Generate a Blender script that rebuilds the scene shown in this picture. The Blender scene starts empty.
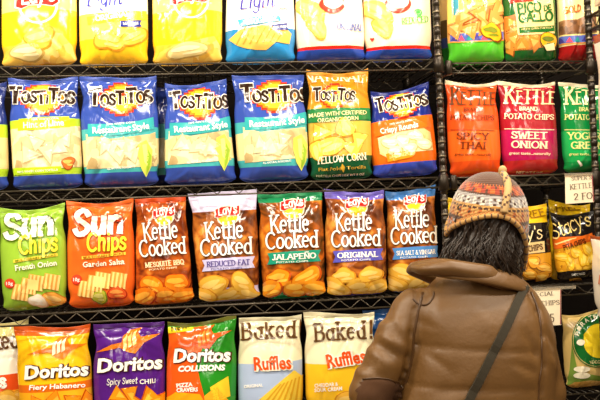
import bpy, bmesh, math, random
import numpy as np
from mathutils import Vector, Matrix
from mathutils.geometry import tessellate_polygon
from mathutils.bvhtree import BVHTree

C = bpy.context.scene.collection
SC = bpy.context.scene

# ------------------------------------------------------------------ camera
F_PX, CAM_D, CAM_Z = 900.0, 3.06, 1.46
YAW, PITCH, ROLL = 0.1209, 0.0284, -0.0388


def cam_basis():
    f = np.array([math.sin(YAW) * math.cos(PITCH), math.cos(YAW) * math.cos(PITCH), math.sin(PITCH)])
    r = np.array([math.cos(YAW), -math.sin(YAW), 0])
    u = np.cross(r, f)
    r2 = r * math.cos(ROLL) + u * math.sin(ROLL)
    u2 = -r * math.sin(ROLL) + u * math.cos(ROLL)
    return r2, u2, f


CR, CU, CF = cam_basis()
CO = np.array([0, -CAM_D, CAM_Z])


def proj(P):
    d = np.asarray(P) - CO
    w = d @ CF
    return np.stack([300 + F_PX * (d @ CR) / w, 200 - F_PX * (d @ CU) / w], -1)


def W(px, py, Y=0.0):
    v = CF + CR * (px - 300) / F_PX + CU * (200 - py) / F_PX
    return CO + v * ((Y + CAM_D) / v[1])


def WX(px, py, X):
    v = CF + CR * (px - 300) / F_PX + CU * (200 - py) / F_PX
    return CO + v * (X / v[0])


cam_data = bpy.data.cameras.new('camera')
cam = bpy.data.objects.new('camera', cam_data)
C.objects.link(cam)
cam_data.sensor_width = 36.0
cam_data.lens = 36.0 * F_PX / 600.0
cam_data.clip_start = 0.05
cam.matrix_world = Matrix(((CR[0], CU[0], -CF[0], CO[0]), (CR[1], CU[1], -CF[1], CO[1]),
                           (CR[2], CU[2], -CF[2], CO[2]), (0, 0, 0, 1)))
SC.camera = cam

# --------------------------------------------------------------- materials
def lin(c):
    o = []
    for v in c[:3]:
        v = v / 255.0
        o.append(v / 12.92 if v <= 0.04045 else ((v + 0.055) / 1.055) ** 2.4)
    return (o[0], o[1], o[2], 1.0)


_m = {}


def new_mat(name):
    m = bpy.data.materials.new(name)
    m.use_nodes = True
    nt = m.node_tree
    return m, nt, nt.nodes['Principled BSDF']


def film_bump(nt, b, strength=0.55):
    """the fine crinkle of plastic film, in the bag's own coordinates"""
    tc = nt.nodes.new('ShaderNodeTexCoord')
    n = nt.nodes.new('ShaderNodeTexNoise')
    n.noise_type = 'RIDGED_MULTIFRACTAL'
    n.inputs['Scale'].default_value = 8
    n.inputs['Detail'].default_value = 2.5
    n.inputs['Distortion'].default_value = .9
    nt.links.new(tc.outputs['Object'], n.inputs['Vector'])
    bp = nt.nodes.new('ShaderNodeBump')
    bp.inputs['Strength'].default_value = strength
    bp.inputs['Distance'].default_value = 0.006
    nt.links.new(n.outputs['Fac'], bp.inputs['Height'])
    nt.links.new(bp.outputs['Normal'], b.inputs['Normal'])
    return tc


FILM_R = 0.11


def film(rgb, rough=FILM_R):
    k = ('film', tuple(rgb), rough)
    if k not in _m:
        m, nt, b = new_mat('printed film')
        b.inputs['Base Color'].default_value = lin(rgb)
        b.inputs['Roughness'].default_value = rough
        film_bump(nt, b)
        _m[k] = m
    return _m[k]


def ramp(nt, stops, mode='CONSTANT'):
    r = nt.nodes.new('ShaderNodeValToRGB')
    r.color_ramp.interpolation = mode
    e = r.color_ramp.elements
    while len(e) > 1:
        e.remove(e[-1])
    e[0].position = max(0.0, stops[0][0])
    e[0].color = lin(stops[0][1])
    for p, c in stops[1:]:
        q = e.new(min(1.0, max(0.0, p)))
        q.color = lin(c)
    return r


def chips_mat(cols, scale=38, rough=0.3):
    """a printed or windowed heap of chips: cells of several tones"""
    k = ('chips', tuple(map(tuple, cols)), scale)
    if k not in _m:
        m, nt, b = new_mat('chips seen on film')
        b.inputs['Roughness'].default_value = rough
        tc = film_bump(nt, b, 0.4)
        v = nt.nodes.new('ShaderNodeTexVoronoi')
        v.inputs['Scale'].default_value = scale
        n = nt.nodes.new('ShaderNodeTexNoise')
        n.inputs['Scale'].default_value = scale * 0.8
        mx = nt.nodes.new('ShaderNodeMix')
        mx.data_type = 'VECTOR'
        mx.inputs[0].default_value = 0.06
        nt.links.new(tc.outputs['Object'], n.inputs['Vector'])
        nt.links.new(tc.outputs['Object'], mx.inputs[4])
        nt.links.new(n.outputs['Color'], mx.inputs[5])
        nt.links.new(mx.outputs[1], v.inputs['Vector'])
        sep = nt.nodes.new('ShaderNodeSeparateColor')
        nt.links.new(v.outputs['Color'], sep.inputs[0])
        N = len(cols)
        r = ramp(nt, [(i / max(1, N - 1) * 0.9 + 0.05, c) for i, c in enumerate(cols)], 'LINEAR')
        ad = nt.nodes.new('ShaderNodeMath')
        ad.operation = 'MULTIPLY_ADD'
        ad.inputs[1].default_value = 0.65
        nt.links.new(sep.outputs[0], ad.inputs[0])
        m2 = nt.nodes.new('ShaderNodeMath')
        m2.operation = 'MULTIPLY'
        m2.inputs[1].default_value = 0.3
        nt.links.new(n.outputs['Fac'], m2.inputs[0])
        nt.links.new(m2.outputs[0], ad.inputs[2])
        nt.links.new(ad.outputs[0], r.inputs[0])
        nt.links.new(r.outputs[0], b.inputs['Base Color'])
        _m[k] = m
    return _m[k]


def pouch_mat(stops, photo=None):
    """bag film printed in bands up its height (UV v), optionally with a mottled picture"""
    m, nt, b = new_mat('bag film')
    b.inputs['Roughness'].default_value = FILM_R
    tc = film_bump(nt, b)
    sx = nt.nodes.new('ShaderNodeSeparateXYZ')
    nt.links.new(tc.outputs['UV'], sx.inputs[0])
    r = ramp(nt, stops)
    nt.links.new(sx.outputs['Y'], r.inputs[0])
    out = r.outputs[0]
    if photo:
        t0, t1, cols, scale = photo
        n = nt.nodes.new('ShaderNodeTexNoise')
        n.inputs['Scale'].default_value = scale
        n.inputs['Detail'].default_value = 2
        n.inputs['Distortion'].default_value = 0.8
        nt.links.new(tc.outputs['Object'], n.inputs['Vector'])
        r2 = ramp(nt, [(0.3 + 0.4 * i / (len(cols) - 1), c) for i, c in enumerate(cols)], 'LINEAR')
        nt.links.new(n.outputs['Fac'], r2.inputs[0])
        a = nt.nodes.new('ShaderNodeMath'); a.operation = 'GREATER_THAN'; a.inputs[1].default_value = t0
        c = nt.nodes.new('ShaderNodeMath'); c.operation = 'LESS_THAN'; c.inputs[1].default_value = t1
        nt.links.new(sx.outputs['Y'], a.inputs[0])
        nt.links.new(sx.outputs['Y'], c.inputs[0])
        mu = nt.nodes.new('ShaderNodeMath'); mu.operation = 'MULTIPLY'
        nt.links.new(a.outputs[0], mu.inputs[0])
        nt.links.new(c.outputs[0], mu.inputs[1])
        mx = nt.nodes.new('ShaderNodeMix'); mx.data_type = 'RGBA'
        nt.links.new(mu.outputs[0], mx.inputs[0])
        nt.links.new(out, mx.inputs[6])
        nt.links.new(r2.outputs[0], mx.inputs[7])
        out = mx.outputs[2]
    nt.links.new(out, b.inputs['Base Color'])
    return m


def solid(name, rgb, rough=0.5, metal=0.0, bump=None, sheen=0.0, var=None):
    k = (name, tuple(rgb), rough, metal)
    if k in _m:
        return _m[k]
    m, nt, b = new_mat(name)
    b.inputs['Base Color'].default_value = lin(rgb)
    b.inputs['Roughness'].default_value = rough
    b.inputs['Metallic'].default_value = metal
    if sheen:
        b.inputs['Sheen Weight'].default_value = sheen
    if bump or var:
        tc = nt.nodes.new('ShaderNodeTexCoord')
    if bump:
        sc, st, di = bump
        n = nt.nodes.new('ShaderNodeTexNoise')
        n.inputs['Scale'].default_value = sc
        n.inputs['Detail'].default_value = 4
        nt.links.new(tc.outputs['Object'], n.inputs['Vector'])
        bp = nt.nodes.new('ShaderNodeBump')
        bp.inputs['Strength'].default_value = st
        bp.inputs['Distance'].default_value = di
        nt.links.new(n.outputs['Fac'], bp.inputs['Height'])
        nt.links.new(bp.outputs['Normal'], b.inputs['Normal'])
    if var:
        n2 = nt.nodes.new('ShaderNodeTexNoise')
        n2.inputs['Scale'].default_value = var[0]
        nt.links.new(tc.outputs['Object'], n2.inputs['Vector'])
        r = ramp(nt, [(0.3, rgb), (0.7, var[1])], 'LINEAR')
        nt.links.new(n2.outputs['Fac'], r.inputs[0])
        nt.links.new(r.outputs[0], b.inputs['Base Color'])
    _m[k] = m
    return m


# ----------------------------------------------------------------- objects
def link(name, me, parent=None):
    o = bpy.data.objects.new(name, me)
    C.objects.link(o)
    if parent is not None:
        o.parent = parent
    return o


def tag(o, label, cat, group=None):
    o['label'] = label
    o['category'] = cat
    if group:
        o['group'] = group
    return o


def structure(o):
    o['kind'] = 'structure'
    return o


def mesh_obj(name, bm, mats, parent=None, smooth=False):
    me = bpy.data.meshes.new(name)
    bm.to_mesh(me)
    bm.free()
    for m in (mats if isinstance(mats, (list, tuple)) else [mats]):
        me.materials.append(m)
    if smooth:
        me.polygons.foreach_set('use_smooth', [True] * len(me.polygons))
    return link(name, me, parent)


def add_box(bm, lo, hi):
    r = bmesh.ops.create_cube(bm, size=1)
    for v in r['verts']:
        v.co = Vector([lo[i] + (v.co[i] + 0.5) * (hi[i] - lo[i]) for i in range(3)])
    return r['verts']


def add_tube(bm, pts, rad, seg=8, cap=True, scale_y=1.0):
    """tube along a polyline; rad may be a list; the frame is carried along"""
    pts = [Vector(p) for p in pts]
    n = len(pts)
    if not isinstance(rad, (list, tuple)):
        rad = [rad] * n
    t0 = (pts[1] - pts[0]).normalized()
    ref = Vector((0, 0, 1)) if abs(t0.z) < 0.9 else Vector((0, 1, 0))
    a = t0.cross(ref).normalized()
    rings = []
    for i, p in enumerate(pts):
        t = (pts[min(n - 1, i + 1)] - pts[max(0, i - 1)]).normalized()
        a = (a - t * a.dot(t)).normalized()
        b = t.cross(a)
        rings.append([bm.verts.new(p + (a * math.cos(2 * math.pi * k / seg) + b * scale_y * math.sin(2 * math.pi * k / seg)) * rad[i])
                      for k in range(seg)])
    for i in range(n - 1):
        for k in range(seg):
            bm.faces.new((rings[i][k], rings[i][(k + 1) % seg], rings[i + 1][(k + 1) % seg], rings[i + 1][k]))
    if cap:
        bm.faces.new(list(reversed(rings[0])))
        bm.faces.new(rings[-1])


def add_lathe(bm, prof, cx, cy, seg=16):
    rings = [[bm.verts.new((cx + r * math.cos(2 * math.pi * k / seg), cy + r * math.sin(2 * math.pi * k / seg), z))
              for k in range(seg)] for r, z in prof]
    for i in range(len(rings) - 1):
        for k in range(seg):
            bm.faces.new((rings[i][k], rings[i][(k + 1) % seg], rings[i + 1][(k + 1) % seg], rings[i + 1][k]))
    bm.faces.new(list(reversed(rings[0])))
    bm.faces.new(rings[-1])


# -------------------------------------------------------------- lettering
def arc(cx, cy, rx, ry, a0, a1, n=10):
    return [(cx + rx * math.cos(math.radians(a0 + (a1 - a0) * i / n)), cy + ry * math.sin(math.radians(a0 + (a1 - a0) * i / n)))
            for i in range(n + 1)]


def smooth_line(p, n=4):
    out = []
    for i in range(len(p) - 1):
        p0, p1, p2, p3 = p[max(0, i - 1)], p[i], p[i + 1], p[min(len(p) - 1, i + 2)]
        for k in range(n):
            t = k / n
            out.append(tuple(0.5 * (2 * p1[j] + (p2[j] - p0[j]) * t + (2 * p0[j] - 5 * p1[j] + 4 * p2[j] - p3[j]) * t * t
                                    + (3 * p1[j] - p0[j] - 3 * p2[j] + p3[j]) * t ** 3) for j in (0, 1)))
    out.append(p[-1])
    return out


S_UP = smooth_line([(.54, .80), (.44, .96), (.27, 1), (.11, .91), (.08, .74), (.2, .58), (.4, .46), (.55, .3), (.5, .1), (.32, 0), (.14, .04), (.05, .2)])
G = {
    'A': (.8, [[(.03, 0), (.4, 1)], [(.4, 1), (.77, 0)], [(.16, .34), (.64, .34)]]),
    'B': (.68, [[(.1, 0), (.1, 1)], [(.1, 1), (.3, 1)] + arc(.33, .76, .24, .24, 90, -90) + [(.1, .52)], [(.1, .52), (.35, .52)] + arc(.36, .26, .28, .26, 90, -90) + [(.1, 0)]]),
    'C': (.75, [arc(.42, .5, .36, .5, 48, 312, 16)]),
    'D': (.76, [[(.1, 0), (.1, 1)], [(.1, 1), (.3, 1)] + arc(.3, .5, .4, .5, 90, -90, 12) + [(.1, 0)]]),
    'E': (.64, [[(.1, 0), (.1, 1)], [(.1, 1), (.58, 1)], [(.1, .52), (.46, .52)], [(.1, 0), (.6, 0)]]),
    'F': (.6, [[(.1, 0), (.1, 1)], [(.1, 1), (.58, 1)], [(.1, .52), (.46, .52)]]),
    'G': (.8, [arc(.42, .5, .37, .5, 50, 330, 16), [(.5, .42), (.78, .42)], [(.74, .42), (.74, .05)]]),
    'H': (.78, [[(.1, 0), (.1, 1)], [(.68, 0), (.68, 1)], [(.1, .52), (.68, .52)]]),
    'I': (.3, [[(.15, 0), (.15, 1)]]),
    'K': (.74, [[(.1, 0), (.1, 1)], [(.64, 1), (.12, .42)], [(.28, .56), (.68, 0)]]),
    'L': (.6, [[(.1, 0), (.1, 1)], [(.1, 0), (.56, 0)]]),
    'M': (.92, [[(.1, 0), (.1, 1)], [(.1, 1), (.46, .15)], [(.46, .15), (.82, 1)], [(.82, 1), (.82, 0)]]),
    'N': (.8, [[(.1, 0), (.1, 1)], [(.1, 1), (.7, 0)], [(.7, 0), (.7, 1)]]),
    'O': (.82, [arc(.41, .5, .36, .5, 0, 360, 20)]),
    'P': (.64, [[(.1, 0), (.1, 1)], [(.1, 1), (.3, 1)] + arc(.32, .74, .26, .26, 90, -90) + [(.1, .48)]]),
    'Q': (.82, [arc(.41, .5, .36, .5, 0, 360, 20), [(.46, .26), (.76, -.1)]]),
    'J': (.5, [[(.36, 1), (.36, .26)] + arc(.2, .24, .16, .24, 0, -150, 8)]),
    'Z': (.66, [[(.06, 1), (.58, 1)], [(.58, 1), (.06, 0)], [(.06, 0), (.6, 0)]]),
    '\u00d1': (.8, [[(.1, 0), (.1, 1)], [(.1, 1), (.7, 0)], [(.7, 0), (.7, 1)], smooth_line([(.18, 1.2), (.3, 1.3), (.48, 1.2), (.62, 1.3)])]),
    'R': (.7, [[(.1, 0), (.1, 1)], [(.1, 1), (.3, 1)] + arc(.32, .74, .26, .26, 90, -90) + [(.1, .48)], [(.32, .48), (.66, 0)]]),
    'S': (.62, [S_UP]),
    'T': (.7, [[(.35, 0), (.35, 1)], [(.02, 1), (.68, 1)]]),
    'U': (.76, [[(.1, 1), (.1, .35)] + arc(.38, .32, .28, .32, 180, 360, 10) + [(.66, .35), (.66, 1)]]),
    'V': (.76, [[(.04, 1), (.38, 0)], [(.38, 0), (.72, 1)]]),
    'W': (1.0, [[(.04, 1), (.28, 0)], [(.28, 0), (.5, .8)], [(.5, .8), (.72, 0)], [(.72, 0), (.96, 1)]]),
    'Y': (.74, [[(.04, 1), (.37, .48)], [(.7, 1), (.37, .48)], [(.37, .48), (.37, 0)]]),
    'a': (.58, [arc(.28, .3, .22, .3, 40, 330, 12), [(.5, .64), (.5, .0)]]),
    'b': (.6, [[(.1, 1), (.1, 0)], arc(.32, .32, .23, .32, 140, -150, 12)]),
    'c': (.52, [arc(.3, .33, .24, .33, 50, 310, 12)]),
    'd': (.62, [[(.5, 1), (.5, 0)], arc(.28, .32, .23, .32, 40, 320, 12)]),
    'e': (.56, [[(.06, .36), (.5, .36)] + arc(.28, .33, .23, .33, 8, 310, 14)]),
    'f': (.4, [smooth_line([(.42, .92), (.3, 1), (.18, .86), (.17, .6)]) + [(.17, 0)], [(.02, .62), (.36, .62)]]),
    'g': (.6, [arc(.28, .34, .22, .3, 40, 330, 12), smooth_line([(.5, .64), (.5, .1), (.46, -.2), (.26, -.3), (.08, -.2)])]),
    'h': (.6, [[(.1, 1), (.1, 0)], smooth_line([(.1, .45), (.25, .64), (.42, .62), (.49, .45)]) + [(.49, 0)]]),
    'i': (.26, [[(.13, .66), (.13, 0)], [(.13, .9), (.13, .94)]]),
    'k': (.58, [[(.1, 1), (.1, 0)], [(.48, .66), (.12, .28)], [(.24, .38), (.52, 0)]]),
    'l': (.26, [[(.13, 1), (.13, 0)]]),
    'm': (.86, [[(.1, .66), (.1, 0)], smooth_line([(.1, .45), (.22, .64), (.36, .62), (.42, .45)]) + [(.42, 0)], smooth_line([(.42, .45), (.54, .64), (.68, .62), (.74, .45)]) + [(.74, 0)]]),
    'n': (.6, [[(.1, .66), (.1, 0)], smooth_line([(.1, .45), (.25, .64), (.42, .62), (.49, .45)]) + [(.49, 0)]]),
    'o': (.58, [arc(.29, .33, .24, .33, 0, 360, 18)]),
    'p': (.6, [[(.1, .66), (.1, -.3)], arc(.32, .33, .23, .32, 140, -150, 12)]),
    'r': (.42, [[(.1, .66), (.1, 0)], smooth_line([(.1, .4), (.2, .6), (.38, .64)])]),
    's': (.46, [[(x * .74 + .02, y * .66) for x, y in S_UP]]),
    't': (.42, [[(.18, .92), (.18, .14)] + smooth_line([(.18, .14), (.26, 0), (.4, .05)]), [(.02, .64), (.38, .64)]]),
    'u': (.6, [smooth_line([(.1, .66), (.1, .22), (.2, .02), (.36, .03), (.48, .2)]), [(.49, .66), (.49, 0)]]),
    'w': (.78, [[(.04, .66), (.22, 0)], [(.22, 0), (.39, .55)], [(.39, .55), (.56, 0)], [(.56, 0), (.74, .66)]]),
    'y': (.56, [[(.04, .66), (.28, .05)], [(.52, .66), (.28, .05), (.14, -.28), (.02, -.3)]]),
    '2': (.62, [smooth_line([(.08, .76), (.16, .96), (.34, 1), (.52, .88), (.5, .64), (.3, .34), (.06, 0)]) + [(.58, 0)]]),
    '5': (.6, [[(.5, 1), (.14, 1), (.1, .55)], smooth_line([(.1, .55), (.3, .62), (.5, .52), (.55, .3), (.44, .06), (.24, 0), (.06, .1)])]),
    "'": (.2, [[(.1, 1), (.08, .78)]]),
    '!': (.26, [[(.13, 1), (.13, .3)], [(.13, .05), (.13, .02)]]),
    '.': (.22, [[(.1, .05), (.1, .02)]]),
    '&': (.74, [smooth_line([(.7, 0), (.3, .6), (.24, .86), (.38, 1), (.5, .84), (.12, .36), (.1, .12), (.3, 0), (.54, .1), (.68, .42)])]),
    '-': (.4, [[(.06, .36), (.34, .36)]]),
    ' ': (.34, []),
}


def ribbons(text, wt=.16, serif=False, jitter=0.0, seed=1, thin=1.0, shear=0.0, gap=.08, scales=None):
    """quads for a word drawn with a broad pen; cap height 1. Returns verts, faces, width"""
    rng = random.Random(seed)
    V, Fc = [], []
    x = 0.0
    for gi, ch in enumerate(text):
        if ch not in G:
            ch = ch.upper() if ch.upper() in G else ' '
        w, strokes = G[ch]
        k = scales[gi] if scales else 1.0
        dy = rng.uniform(-jitter, jitter)
        rot = rng.uniform(-jitter, jitter) * 1.2

        def put(p):
            a, b = p[0] - w / 2, p[1] - .4
            a, b = a * math.cos(rot) - b * math.sin(rot), a * math.sin(rot) + b * math.cos(rot)
            a, b = (a + w / 2) * k, (b + .4) * k + dy
            return (x + a + shear * b, b)

        todo = []
        for s in strokes:
            todo.append((s, 1))
            if serif:
                for e, o in ((s[0], s[1]), (s[-1], s[-2])):
                    if abs(e[0] - o[0]) < abs(e[1] - o[1]) * 1.2 and min(abs(e[1]), abs(e[1] - 1), abs(e[1] - .66), abs(e[1] + .3)) < .03:
                        todo.append(([(e[0] - wt * .5 - .05, e[1]), (e[0] + wt * .5 + .05, e[1])], .5))
        for s, ww in todo:
            dn = [s[0]]
            for a_, b_ in zip(s[:-1], s[1:]):
                m_ = max(1, int(math.hypot(b_[0] - a_[0], b_[1] - a_[1]) / .13))
                dn += [(a_[0] + (b_[0] - a_[0]) * q_ / m_, a_[1] + (b_[1] - a_[1]) * q_ / m_) for q_ in range(1, m_ + 1)]
            pts = [put(p) for p in dn]
            L = []
            for i, p in enumerate(pts):
                a, b = pts[max(0, i - 1)], pts[min(len(pts) - 1, i + 1)]
                tx, ty = b[0] - a[0], b[1] - a[1]
                l = math.hypot(tx, ty) or 1
                tx, ty = tx / l, ty / l
                hw = wt / 2 * k * (1 if ww == 1 else .55) * (thin + (1 - thin) * abs(ty) ** 1.2 if ww == 1 else 1)
                L.append((p, tx, ty, hw))
            (p, tx, ty, hw) = L[0]
            L[0] = ((p[0] - tx * hw * .7, p[1] - ty * hw * .7), tx, ty, hw)
            (p, tx, ty, hw) = L[-1]
            L[-1] = ((p[0] + tx * hw * .7, p[1] + ty * hw * .7), tx, ty, hw)
            base = len(V)
            for p, tx, ty, hw in L:
                V.append((p[0] - ty * hw, p[1] + tx * hw))
                V.append((p[0] + ty * hw, p[1] - tx * hw))
            for i in range(len(L) - 1):
                q = base + 2 * i
                Fc.append((q, q + 1, q + 3, q + 2))
        x += w * k + gap
    return V, Fc, max(x - gap, .01)


_fc = {}


def font_text(text, bold=0.0, shear=0.0):
    """the plain sans face built into Blender, as flat triangles; cap height 1"""
    k = (text, bold, shear)
    if k not in _fc:
        cu = bpy.data.curves.new('t', 'FONT')
        cu.body = text
        cu.size = 1.0
        cu.shear = shear
        cu.offset = bold
        cu.resolution_u = 2
        ob = bpy.data.objects.new('t', cu)
        C.objects.link(ob)
        bpy.context.view_layer.update()
        me = ob.evaluated_get(bpy.context.evaluated_depsgraph_get()).to_mesh()
        V = [(v.co.x, v.co.y) for v in me.vertices]
        Fc = [tuple(p.vertices) for p in me.polygons]
        ob.evaluated_get(bpy.context.evaluated_depsgraph_get()).to_mesh_clear()
        bpy.data.objects.remove(ob)
        bpy.data.curves.remove(cu)
        x0 = min(v[0] for v in V)
        x1 = max(v[0] for v in V)
        cap = 0.73
        V = [((v[0] - x0) / cap, v[1] / cap) for v in V]
        _fc[k] = (V, Fc, (x1 - x0) / cap)
    return _fc[k]


# -------------------------------------------------------------------- bags
class Bag:
    """a filled pillow bag standing on a shelf; printed matter follows its film.
    quad: the four corners of its outline in the photograph (TL, TR, BR, BL), set on the
    upright plane through its middle."""
    NU, NV = 51, 77

    def __init__(s, name, label, cat, group, quad, bands, zs=None, Y=.075, Df=.055, Db=.045, seed=0, photo=None,
                 flat=False, plane_x=None, wr=1.0, seal=None, lean=0.0, ears=.8):
        s.flat = flat
        rng = np.random.RandomState(seed + 7)
        if plane_x is None:
            q = [W(p[0], p[1], Y) for p in quad]
            s.ax = np.array([1., 0, 0]); s.ay = np.array([0, 1., 0])
        else:
            q = [WX(p[0], p[1], plane_x) for p in quad]
            s.ax = np.array([0, -1., 0]); s.ay = np.array([1., 0, 0])
        bot = (q[2] + q[3]) / 2
        zb = min(q[2][2], q[3][2])
        s.org = np.array([bot[0], bot[1], zb if zs is None else zs])
        ztop = max(q[0][2], q[1][2])
        def loc(p):
            z = p[2] - s.org[2]
            if zs is not None:
                z = .002 + (p[2] - zb) * (ztop - zs - .002) / (ztop - zb)
            return np.array([(p - s.org) @ s.ax, 0, z])
        TL, TR, BR, BL = [loc(p) for p in q]
        s.wid = np.linalg.norm(TR - TL) * .5 + np.linalg.norm(BR - BL) * .5
        s.hei = np.linalg.norm(TL - BL) * .5 + np.linalg.norm(TR - BR) * .5
        U = np.linspace(-1, 1, s.NU)
        U = np.sign(U) * (1 - (1 - np.abs(U)) ** 1.25)
        T = np.linspace(0, 1, s.NV)
        s.U, s.T = U, T
        uu, tt = np.meshgrid(U, T, indexing='ij')
        a = (uu + 1) / 2
        if not flat:
            l1, l2, l3, l4 = rng.uniform(.5, 1.3, 4)
            sd = np.where(uu < 0, l1, l2)
            a = .5 + (a - .5) * (1 - .075 * sd * np.exp(-((tt - .80) / .11) ** 2) - .05 * np.where(uu < 0, l3, l4) * np.exp(-((tt - .11) / .06) ** 2)
                                 - .045 * np.exp(-(tt / .022) ** 2) + .012 * np.sin(tt * 5 + l1 * 9) * np.abs(uu))
        base = (((1 - a) * (1 - tt))[..., None] * BL + (a * (1 - tt))[..., None] * BR + ((1 - a) * tt)[..., None] * TL + (a * tt)[..., None] * TR)
        if flat:
            dep = np.full_like(uu, .0012)
            bk = np.full_like(uu, .0012)
        else:
            tp = np.clip(tt / .955, 0, 1)
            g = (1 - np.exp(-tp / .07)) * (1 - np.exp(-(1 - tp) / .17)) * (1.08 - .25 * tp)
            e = (1 - np.abs(uu) ** 2.6) ** .62
            dep = Df * g * e + .0012
            bk = Db * g * e + .0012
            # the top edge of the film is not straight
            tw = np.clip((tt - .78) / .22, 0, 1) ** 1.3
            base[..., 2] += tw * (.005 * np.sin(uu * 2.3 + rng.rand() * 6) - .011 * ears * (1 - np.abs(uu + rng.uniform(-.25, .25)) ** 2.2))
            base[..., 2] += .014 * np.abs(uu) ** 7 * np.exp(-tt / .05)
        s.smooth = base.copy()
        s.smooth[..., 1] -= dep
        if lean:
            s.smooth[..., 1] += lean * tt
        d = np.zeros_like(uu)
        if not flat:
            # folds gathered at both seals, creases running out from the corners, slack hollows
            for _ in range(5):
                k = rng.uniform(5, 16); ph = rng.uniform(0, 6.28)
                d += rng.uniform(.0006, .0017) * np.cos(k * uu + ph + 1.5 * tt) * np.exp(-(.955 - np.minimum(tt, .955)) / .13)
                d += rng.uniform(.0005, .0016) * np.cos(k * 1.1 * uu - ph) * np.exp(-tt / .12)
            for _ in range(24):
                if rng.rand() < .55:
                    x0 = rng.choice([-1, 1]) * rng.uniform(.5, 1); y0 = rng.choice([.03, .93]) + rng.uniform(-.05, .05)
                    ang = math.atan2((.5 - y0) * rng.uniform(.4, 1.6), -x0 * rng.uniform(.2, 1.0))
                else:
                    x0 = rng.uniform(-.8, .8); y0 = rng.uniform(.1, .9); ang = rng.uniform(0, 6.28)
                ln = rng.uniform(.25, .6)
                px, py = (uu - x0) * .6, tt - y0
                al = px * math.cos(ang) + py * math.sin(ang)
                ac = -px * math.sin(ang) + py * math.cos(ang)
                wd = rng.uniform(.013, .04)
                env = np.exp(-((al - ln / 2) / (ln * .45)) ** 4)
                d += rng.uniform(-1, 1.0) * .085 * wd * np.exp(-(ac / wd) ** 2) * env
            for _ in range(4):
                x0, y0 = rng.uniform(-.7, .7), rng.uniform(.15, .85)
                d += rng.uniform(-.005, .004) * np.exp(-((uu - x0) / .35) ** 2 - ((tt - y0) / .16) ** 2)
            d *= 1.7 * wr * np.clip(1 - np.abs(uu) ** 8, 0, 1) * np.clip((1 - tt) / .06, 0, 1) * np.clip(tt / .03, 0, 1)
        s.grid = s.smooth.copy()
        s.grid[..., 1] = np.minimum(s.grid[..., 1] - d, s.smooth[..., 1] + dep - .001)
        gu = np.gradient(s.grid, axis=0)
        gt = np.gradient(s.grid, axis=1)
        nn = np.cross(gu, gt)
        nn /= np.linalg.norm(nn, axis=-1, keepdims=True) + 1e-12
        nn[nn[..., 1] > 0] *= -1
        s.nrm = nn
        s.back = base.copy()
        s.back[..., 1] += bk + (lean * tt if lean else 0)
        if not flat:
            s.back[..., 1] += .6 * np.abs(d) * np.sign(d)
            s.back[..., 1] = np.maximum(s.back[..., 1], base[..., 1] + .001)
        # root
        R = Matrix(((s.ax[0], s.ay[0], 0, s.org[0]), (s.ax[1], s.ay[1], 0, s.org[1]), (0, 0, 1, s.org[2]), (0, 0, 0, 1)))
        s.root = link(name, None)
        s.root.matrix_world = R
        tag(s.root, label, cat, group)
        s.parts = {}
        # film
        cxs = lambda y: None
        stops = []
        for y, c in bands:
            xm = (quad[0][0] + quad[1][0] + quad[2][0] + quad[3][0]) / 4
            t = s.st([(xm, y)])[0][1]
            stops.append((t, c))
        stops = sorted(stops, key=lambda z: -z[0])
        rs = [(0.0, stops[-1][1])]
        for i in range(len(stops) - 2, -1, -1):
            rs.append((stops[i + 1][0], stops[i][1]))
        ph = None
        if photo:
            xm = (quad[0][0] + quad[1][0]) / 2
            t1 = s.st([(xm, photo[0])])[0][1]
            t0 = s.st([(xm, photo[1])])[0][1]
            ph = (t0, t1, photo[2], photo[3])
        mat = pouch_mat(rs, ph)
        if flat:
            s.shell('card', 0, s.NV - 1, mat)
        else:
            jt = int(round(.955 * (s.NV - 1)))
            s.shell('pouch', 1, jt, mat)
            s.seal('top_seal', jt, s.NV - 1, film(seal or stops[0][1], .3))
            s.seal('bottom_seal', 0, 1, film(stops[-1][1], .3))

    def shell(s, name, j0, j1, mat):
        NU = s.NU
        V, UV = [], []
        nj = j1 - j0 + 1
        for arr in (s.grid, s.back):
            for i in range(NU):
                for j in range(j0, j1 + 1):
                    V.append(arr[i, j])
                    UV.append(((s.U[i] + 1) / 2, s.T[j]))
        o = NU * nj
        Fc = []
        for i in range(NU - 1):
            for j in range(nj - 1):
                a, b, c, d = i * nj + j, (i + 1) * nj + j, (i + 1) * nj + j + 1, i * nj + j + 1
                Fc.append((a, b, c, d))
                Fc.append((o + a, o + d, o + c, o + b))
        for i in range(NU - 1):
            Fc.append((i * nj, o + i * nj, o + (i + 1) * nj, (i + 1) * nj))
            t = nj - 1
            Fc.append((i * nj + t, (i + 1) * nj + t, o + (i + 1) * nj + t, o + i * nj + t))
        for j in range(nj - 1):
            Fc.append((j, j + 1, o + j + 1, o + j))
            e = (NU - 1) * nj
            Fc.append((e + j, o + e + j, o + e + j + 1, e + j + 1))
        s.make(name, V, Fc, UV, mat)

    def seal(s, name, j0, j1, mat):
        NU = 60
        V, UV, Fc = [], [], []
        ts = np.linspace(s.T[j0] - (.004 if j0 else 0), s.T[j1] + (0 if j0 else .004), 8)
        for sd in (-1, 1):
            for i in range(NU):
                u = -1 + 2 * i / (NU - 1)
                for j, t in enumerate(ts):
                    p = s.at(s.smooth, np.array([[u * .999, t]]))[0].copy()
                    r = s.at(s.back, np.array([[u * .999, t]]))[0]
                    mid = (p[1] + r[1]) / 2
                    p[1] = mid + sd * .0013 + .0006 * (j % 2) + .0028 * math.sin(u * 9 + s.org[0] * 50) * (1 if j0 else .3) * (t - s.T[j0]) / (s.T[j1] - s.T[j0] + 1e-6)
                    V.append(p)
                    UV.append(((u + 1) / 2, t))
        o = NU * 8
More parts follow.
